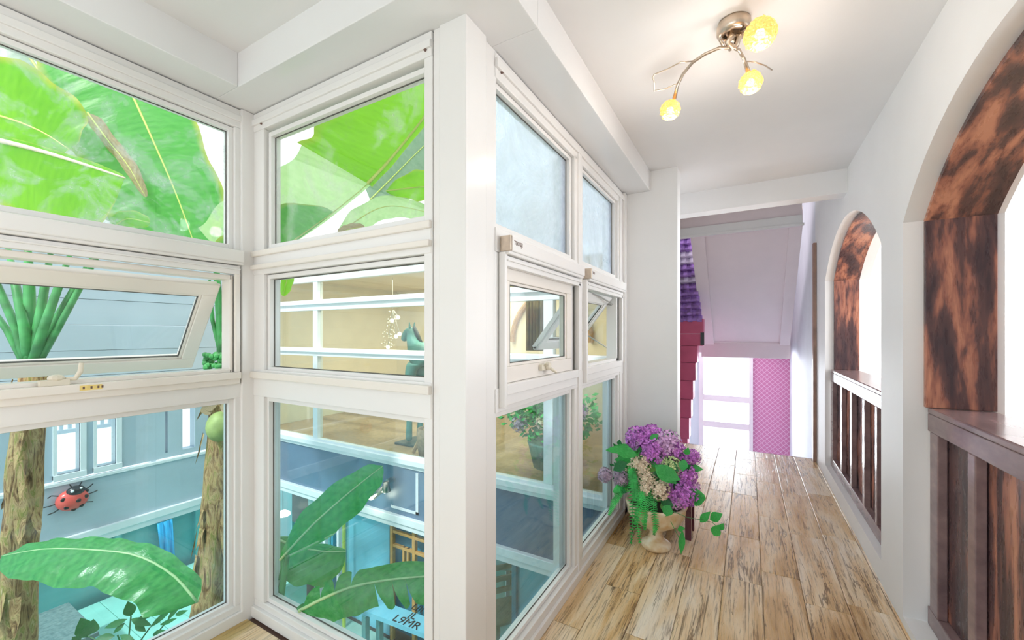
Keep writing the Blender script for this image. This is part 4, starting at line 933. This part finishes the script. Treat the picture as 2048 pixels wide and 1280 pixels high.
# chairs on the lower level seen through window 3
def chair(x, y, z, rot, label):
    r = root('wooden_chair', (x, y, z), label=label, category='chair', group='wooden chairs on the lower level')
    R = Matrix.Translation((x, y, z)) @ Matrix.Rotation(rot, 4, 'Z')
    MB().box(-.22, .22, -.22, .22, .43, .46, R).build('seat', M['chairw'], r, bevel=.005)
    for a in (-.19, .19):
        MB().box(a-.02, a+.02, -.21, -.17, 0, .43, R).build('leg', M['chairw'], r); MB().box(a-.02, a+.02, .17, .21, 0, .92, R).build('leg', M['chairw'], r)
    for z_ in (.58, .72, .86): MB().box(-.17, .17, .175, .20, z_-.03, z_+.03, R).build('back_slat', M['chairw'], r)
chair(-2.50, 4.25, ZG, .9, 'tan wooden chair on the lower level, nearer the blue glazing bar')
chair(-3.05, 5.6, ZG, 2.2, 'tan wooden chair on the lower level, behind the small round table')
tb = root('round_table', (-2.85, 4.85, ZG), label='small round teal table between the wooden chairs of the lower level', category='table')
# ---- raised turquoise deck and planter by facade E
dk = root('raised_deck', (-5.7, 2.4, ZG), label='turquoise boarded platform at the foot of the grey facade', category='platform')
y = 1.40
while y < 3.4:
    MB().box(XE+.06, -5.05, y, y+.195, -1.70, -1.66).build('board', M['deck'], dk, bevel=.003); y += .20
MB().box(XE+.06, -5.1, 1.42, 3.4, ZG, -1.71).build('base', M['deck'], dk)
pk = root('planter_box', (-6.0, 1.1, ZG), label='dark grey green wooden planter beside the turquoise platform', category='planter')
for i in range(5): MB().box(-6.0, -5.2, .76+i*.125, .76+i*.125+.12, ZG, -1.28).build('board', M['planter'], pk, bevel=.004)
MB().box(-6.02, -5.18, .74, 1.40, -1.28, -1.24).build('lid', M['planter'], pk, bevel=.004)
bc = atX(320, 1080, XE+.05)
tw = root('blue_cloth', (XE+.05, 2.4, -1.2), label='azure blue cloth hanging from the white rail of the facade', category='cloth')
a = atX(315, 1050, XE+.05); b = atX(345, 1125, XE+.05)
vs = []; fs = []
for i in range(9):
    t = i/8; yy = a.y+(b.y-a.y)*t; vs += [(XE+.04+.012*math.sin(i*1.7), yy, -.97), (XE+.05+.02*math.sin(i*1.7+.4), yy+.03, -1.62+.25*(1-t))]
for i in range(8): fs.append((2*i, 2*i+2, 2*i+3, 2*i+1))
o = MB().add(vs, fs).build('cloth', M['bluec'], tw, smooth=True); o.modifiers.new('t', 'SOLIDIFY').thickness = .008
# table by the chairs
MB().lathe([(.001, .72), (.36, .72), (.36, .75), (.001, .75)], (-2.85, 4.85, ZG), 28).build('tabletop', M['teal'], tb)
MB().lathe([(.001, .0), (.2, 0), (.2, .02), (.03, .05), (.03, .72), (.001, .72)], (-2.85, 4.85, ZG), 16).build('pedestal', M['steel'], tb, smooth=True)

# ================================================================== BANANA PLANTS
def catmull(P, n):
    P = [Vector(p) for p in P]; P = [P[0]*2-P[1]]+P+[P[-1]*2-P[-2]]; out = []
    m = len(P)-3
    for i in range(n+1):
        x = i/n*m; k_ = min(int(x), m-1); t = x-k_; a, b, c, d = P[k_:k_+4]
        out.append(.5*((2*b)+(c-a)*t+(2*a-5*b+4*c-d)*t*t+(3*b-a-3*c+d)*t**3))
    return out
def big_leaf(pts, wl, wr, m, parent, nrm=None, fold=.25, tears=0, seed=1, ribm='rib', n=48, start=.06, tip=.55, wave=.02, rib=.012, sweep=.30, te=2.2, tx=.6):
    """banana blade: spine through pts, half widths wl (left of travel, seen from the viewer's side) and wr in metres"""
    rnd = random.Random(seed); sp_ = catmull(pts, n); m_ = 7; vs = []; uvs = []
    L = sum((sp_[i+1]-sp_[i]).length for i in range(n))
    cut = {}
    for sd in (-1, 1):
        cut[sd] = sorted(rnd.sample(range(6, n-4), tears)) if tears else []
    fs = []; 
    for sd in (-1, 1):
        base = len(vs); segs = []; last = 0
        for c in cut[sd]+[n]: segs.append((last, c)); last = c
        for (i0, i1) in segs:
            sag = rnd.uniform(-.5, .9) if tears else 0; st_ = len(vs); cnt = i1-i0+1
            for ii in range(cnt):
                i = i0+ii; t = i/n
                w = (wl if sd < 0 else wr)
                prof = min(1, (t/start)**.6 if t < start else 1)*(1-max(0, (t-tip)/(1-tip))**te)**tx if t < 1 else 0
                w_ = w*prof*(1+.05*math.sin(t*23+seed))
                T = (sp_[min(n, i+1)]-sp_[max(0, i-1)]).normalized(); nn = nrm if nrm is not None else CAMD(sp_[i])
                s_ = T.cross(nn).normalized(); nn = s_.cross(T).normalized()
                shrink = 0
                if tears: 
                    e_ = min(ii, cnt-1-ii)/max(1, cnt-1); shrink = .10*(1-min(1, e_*4))
                for j in range(m_+1):
                    r = j/m_; off = s_*sd*w_*r*(1-shrink*r) + T*(w_*sweep*r) + T*((.5-ii/max(1, cnt-1))*.035*r*r if tears else 0)
                    up = nn*(fold*w_*r - (fold*1.6+.25*sag)*w_*r*r) + nn*wave*math.sin(t*L*38+sd*1.3+seed)*r*r
                    vs.append(sp_[i]+off+up); uvs.append((t*L*.5, r))
            for ii in range(cnt-1):
                for j in range(m_):
                    a = st_+ii*(m_+1)+j; fs.append((a, a+1, a+m_+2, a+m_+1))
    me = bpy.data.meshes.new('leaf'); me.from_pydata([tuple(v) for v in vs], [], fs); me.materials.append(M[m])
    uv = me.uv_layers.new(name='UVMap')
    for lp in me.loops: uv.data[lp.index].uv = uvs[lp.vertex_index]
    for p in me.polygons: p.use_smooth = True
    o = link_mesh('leaf', me, parent)
    MB().tube([q-CAMD(q)*.0 for q in sp_[::3]], [rib*(1-.75*i/(len(sp_[::3])-1)) for i in range(len(sp_[::3]))], 6).build('midrib', M[ribm], o, smooth=True)
    return o
def px2m(p, dep): return p/FPX*dep
def trunk(name, pts, radii, parent, seed=0):
    sp_ = catmull(pts, 40); mb = MB(); vs = []; n = 20
    for i, p in enumerate(sp_):
        t = i/40; x = t*(len(radii)-1); k_ = min(int(x), len(radii)-2); r = radii[k_]+(radii[k_+1]-radii[k_])*(x-k_)
        for j in range(n):
            a = 2*math.pi*j/n; rr = r*(1+.22*noise.noise(Vector((math.cos(a)*1.5, math.sin(a)*1.5, p.z*3+seed)))+.06*math.sin(a*5+p.z*6))
            vs.append(p+Vector((math.cos(a)*rr, math.sin(a)*rr, 0)))
    mb.add(vs, [(i*n+j, i*n+(j+1) % n, (i+1)*n+(j+1) % n, (i+1)*n+j) for i in range(40) for j in range(n)])
    o = mb.build(name, M['trunk'], parent, smooth=True)
    rnd = random.Random(seed)
    for q in range(12):   # peeling sheaths
        i = rnd.randint(5, 38); p = sp_[i]; a = rnd.uniform(-2.6, .6); r = radii[0]*.98
        d = Vector((math.cos(a), math.sin(a), 0)); tn = Vector((-d.y, d.x, 0)); h_ = rnd.uniform(.12, .28); w_ = rnd.uniform(.012, .03)
        b = p+d*r*.9; MB().add([b-tn*w_, b+tn*w_, b+tn*w_*.8+d*.03-Vector((0, 0, h_*.6)), b+d*.05-Vector((0, 0, h_)), b-tn*w_*.7+d*.02-Vector((0, 0, h_*.6))], [(0, 1, 2, 4), (4, 2, 3)]).build('sheath_flap', M['trunk'], o)
    return o
# plant 1 : left trunk
D1 = 2.9
bp1 = root('banana_plant', (at(30, 1280, D1).x, at(30, 1280, D1).y, ZG), label='banana plant with peeling trunk at the far left of the courtyard', category='banana plant')
trunk('trunk', [Vector((at(20, 1280, D1).x, at(20, 1280, D1).y, ZG)), at(28, 1290, D1), at(36, 1120, D1), at(48, 1000, D1), at(58, 860, D1), at(72, 722, D1)], [.11, .10, .095, .09, .082, .085], bp1, 1)
for i, (u, v, w) in enumerate([(-60, 560, .020), (-10, 560, .026), (28, 555, .028), (58, 560, .036), (92, 560, .028), (120, 565, .028), (160, 560, .028), (190, 520, .020)]):
    a = at(62+ (u-60)*.06, 735, D1-.03*(i % 2)); b = at(62+(u-60)*.4, 660, D1-.05*(i % 3)); c = at(u, v, D1-.05*(i % 2))
    MB().tube([a, b, c, c+(c-b)*.6], [w*1.3, w*1.0, w*.8, w*.5], 8).build('petiole', M['petiole'], bp1, smooth=True)
big_leaf([at(-240, 190, 2.6), at(-120, 205, 2.6), at(0, 232, 2.6), at(80, 262, 2.6), at(140, 300, 2.6)], px2m(112, 2.6), px2m(60, 2.6), 'leaf_lime', bp1, fold=.12, seed=2, tip=.45, wave=.012, sweep=.1)
big_leaf([at(-160, 250, 2.5), at(-60, 268, 2.5), at(60, 296, 2.5), at(160, 326, 2.5), at(250, 356, 2.5)], px2m(10, 2.5), px2m(135, 2.5), 'leaf_lime', bp1, fold=.12, seed=22, tip=.80, wave=.010, rib=.022, ribm='ribc', sweep=.0)
big_leaf([at(130, -40, 2.95), at(215, 90, 2.95), at(262, 185, 2.95), at(310, 290, 2.95), at(355, 395, 2.95), at(400, 520, 2.95)], px2m(82, 2.95), px2m(120, 2.95), 'leaf_green', bp1, fold=.10, seed=3, tip=.62, wave=.014)
big_leaf([at(-10, 20, 3.3), at(70, 130, 3.3), at(150, 250, 3.3), at(230, 350, 3.3), at(300, 440, 3.3)], px2m(90, 3.3), px2m(80, 3.3), 'leaf_grey', bp1, fold=.1, seed=4, tip=.7, wave=.01)
big_leaf([at(175, 225, 2.80), at(215, 280, 2.80), at(255, 330, 2.80), at(292, 395, 2.80)], px2m(14, 2.8), px2m(10, 2.8), 'leaf_brown', bp1, fold=.4, seed=5, wave=.0, rib=.006)
big_leaf([at(225, 455, 2.75), at(255, 438, 2.75), at(300, 445, 2.75)], px2m(16, 2.75), px2m(16, 2.75), 'leaf_lime', bp1, seed=6, wave=0, rib=.005)
big_leaf([at(395, 1205, 2.45), at(345, 1150, 2.45), at(275, 1112, 2.45), at(190, 1100, 2.45), at(90, 1098, 2.45), at(2, 1112, 2.45)], px2m(66, 2.45), px2m(26, 2.45), 'leaf_deep', bp1, nrm=Vector((.55, -.35, .75)).normalized(), fold=.18, seed=7, tip=.5, wave=.012, ribm='rib2', rib=.008)
# plant 2 : trunk beside the post
D2 = 3.3
bp2 = root('banana_plant', (at(415, 1260, D2).x, at(415, 1260, D2).y, ZG), label='banana plant with brown trunk and green bud just left of white corner post', category='banana plant')
trunk('trunk', [Vector((at(412, 1260, D2).x, at(412, 1260, D2).y, ZG)), at(418, 1240, D2), at(430, 1080, D2), at(440, 940, D2), at(444, 820, D2), at(445, 740, D2)], [.135, .12, .11, .095, .08, .06], bp2, 5)
MB().ball(at(440, 853, D2-.08), .095, 14, 10, (1, 1, 1.25)).build('bud', M['bud'], bp2, smooth=True)
for (u, v, u2, v2) in ((430, 815, 402, 822), (440, 812, 460, 815), (436, 808, 412, 812)): small_leaf(at(u, v, D2-.1), at(u2, v2, D2-.12)-at(u, v, D2-.1), CAMD(at(u, v, D2)), .12, .09, M['leaf_brown'], bp2, 'bract')
for i, (u, v, w) in enumerate([(425, 640, .020), (440, 600, .024), (455, 640, .022), (432, 560, .02)]):
    MB().tube([at(444, 770, D2), at(440, 700, D2), at(u, v, D2), at(u-6, v-80, D2)], [w*1.2, w, w*.8, w*.5], 8).build('petiole', M['petiole'], bp2, smooth=True)
mb = MB(); random.seed(5)
for i in range(40): mb.ball(at(432+random.uniform(-22, 16), 722+random.uniform(-14, 14), D2-.12+random.uniform(-.04, .04)), .02, 6, 5)
mb.build('fruit_cluster', M['petiole'], bp2, kind='stuff')
LB = 2.35
big_leaf([at(1000, 90, LB), at(900, 172, LB), at(820, 270, LB), at(752, 355, LB), at(700, 410, LB)], px2m(190, LB), px2m(16, LB), 'leaf_lime', bp2, fold=.05, seed=8, start=.1, tip=.75, wave=.006, ribm='rib', rib=.010) if False else None
big_leaf([at(735, 367, LB), at(775, 325, LB), at(830, 258, LB), at(900, 170, LB), at(1010, 60, LB)], px2m(127, LB), px2m(10, LB), 'leaf_lime', bp2, fold=.05, seed=8, start=.012, tip=.85, wave=.004, rib=.010, sweep=-.32)
big_leaf([at(500, 545, 2.6), at(580, 486, 2.6), at(650, 437, 2.6), at(735, 368, 2.6), at(775, 320, 2.6)], px2m(118, 2.6), px2m(5, 2.6), 'leaf_pale', bp2, fold=.05, seed=9, tip=.75, wave=.004, rib=.006, sweep=-.3)
big_leaf([at(480, 570, 2.5), at(560, 502, 2.5), at(620, 458, 2.5), at(668, 424, 2.5)], px2m(80, 2.5), px2m(4, 2.5), 'leaf_green', bp2, fold=.05, seed=10, tip=.4, sweep=-.2, te=1.4, wave=.006, rib=.007)
big_leaf([at(740, 400, 3.0), at(790, 350, 3.0), at(850, 290, 3.0), at(930, 220, 3.0)], px2m(50, 3.0), px2m(50, 3.0), 'leaf_grey', bp2, fold=.1, seed=11, rib=.006)
big_leaf([at(772, 382, 2.5), at(820, 376, 2.5), at(870, 372, 2.5), at(940, 372, 2.5)], px2m(32, 2.5), px2m(26, 2.5), 'leaf_lime', bp2, fold=.3, seed=12, rib=.005, start=.35)
big_leaf([at(672, 480, 2.6), at(715, 440, 2.6), at(780, 412, 2.6), at(880, 430, 2.6)], px2m(20, 2.6), px2m(24, 2.6), 'leaf_pale', bp2, fold=.2, seed=13, rib=.005, start=.3)
big_leaf([at(676, 470, 2.55), at(700, 458, 2.55), at(730, 455, 2.55)], px2m(10, 2.55), px2m(10, 2.55), 'leaf_brown', bp2, seed=14, rib=.003, wave=0)
big_leaf([at(585, 520, 2.6), at(575, 555, 2.6), at(566, 592, 2.6)], px2m(12, 2.6), px2m(10, 2.6), 'leaf_lime', bp2, seed=15, rib=.004, wave=0)
# plant 3 : young plant under window 2
D3 = 2.15
bp3 = root('banana_plant', (at(600, 1400, 2.4).x, at(600, 1400, 2.4).y, ZG), label='young banana plant with upright and torn leaves below the short window', category='banana plant')
trunk('trunk', [Vector((at(575, 1500, 2.4).x, at(575, 1500, 2.4).y, ZG)), at(572, 1450, 2.35), at(568, 1300, 2.3)], [.08, .07, .05], bp3, 9)
MB().tube([at(568, 1310, 2.3), at(560, 1200, 2.25), at(575, 1110, D3)], [.03, .02, .012], 8).build('petiole', M['petiole'], bp3, smooth=True)
MB().tube([at(568, 1310, 2.3), at(575, 1240, 2.2), at(605, 1212, 2.05)], [.03, .02, .012], 8).build('petiole', M['petiole'], bp3, smooth=True)
big_leaf([at(560, 1120, D3), at(625, 1050, D3), at(690, 992, D3), at(742, 950, D3), at(766, 932, D3)], px2m(34, D3), px2m(44, D3), 'leaf_deep', bp3, fold=.15, seed=16, tip=.35, start=.25, te=1.7, tx=1.0, wave=.006, ribm='rib2', rib=.007)
big_leaf([at(545, 1075, 2.3), at(590, 1092, 2.3), at(640, 1102, 2.3), at(692, 1104, 2.3)], px2m(14, 2.3), px2m(60, 2.3), 'leaf_deep', bp3, nrm=Vector((.4, -.6, .6)).normalized(), fold=.3, seed=17, start=.2, wave=.004, ribm='rib2', rib=.008)
big_leaf([at(598, 1222, 1.95), at(650, 1195, 1.95), at(710, 1172, 1.95), at(790, 1158, 1.95), at(880, 1152, 1.95), at(960, 1160, 1.95)], px2m(28, 1.95), px2m(50, 1.95), 'leaf_deep', bp3, fold=.2, seed=19, tears=5, start=.15, tip=.7, wave=.012, ribm='rib2', rib=.009)
# small glossy shrub in front of the deck
ss = root('leafy_shrub', (at(250, 1290, 3.6).x, at(250, 1290, 3.6).y, ZG), label='small dark glossy leaved shrub before the turquoise platform', category='shrub')
DS = 3.6
for (u, v, u2, v2, w) in [(262, 1232, 256, 1205, 20), (175, 1275, 162, 1238, 28), (178, 1270, 186, 1242, 26), (280, 1225, 315, 1200, 10), (275, 1240, 308, 1220, 9), (262, 1238, 300, 1250, 14), (255, 1238, 205, 1258, 13), (300, 1255, 345, 1215, 10), (250, 1245, 225, 1268, 9),
                          (230, 1272, 190, 1278, 14), (285, 1232, 300, 1232, 12), (320, 1250, 350, 1238, 8), (160, 1285, 145, 1275, 14), (270, 1248, 290, 1262, 12), (335, 1240, 362, 1205, 9), (240, 1270, 270, 1285, 12), (305, 1270, 330, 1262, 12), (350, 1230, 372, 1222, 9)]:
    a = at(u, v, DS); b = at(u2, v2, DS-.05); small_leaf(a, b-a, CAMD(a), (b-a).length, px2m(w, DS), M['sleafd'], ss, 'leaf', .1)
mb = MB(); bs = Vector((at(250, 1290, DS).x, at(250, 1290, DS).y, ZG))
for (u, v) in ((262, 1232), (176, 1272), (300, 1255), (340, 1235), (235, 1270)): mb.tube([bs, at((u+250)/2, 1290, DS), at(u, v, DS)], .006, 5)
mb.build('stem', M['sleafd'], ss)
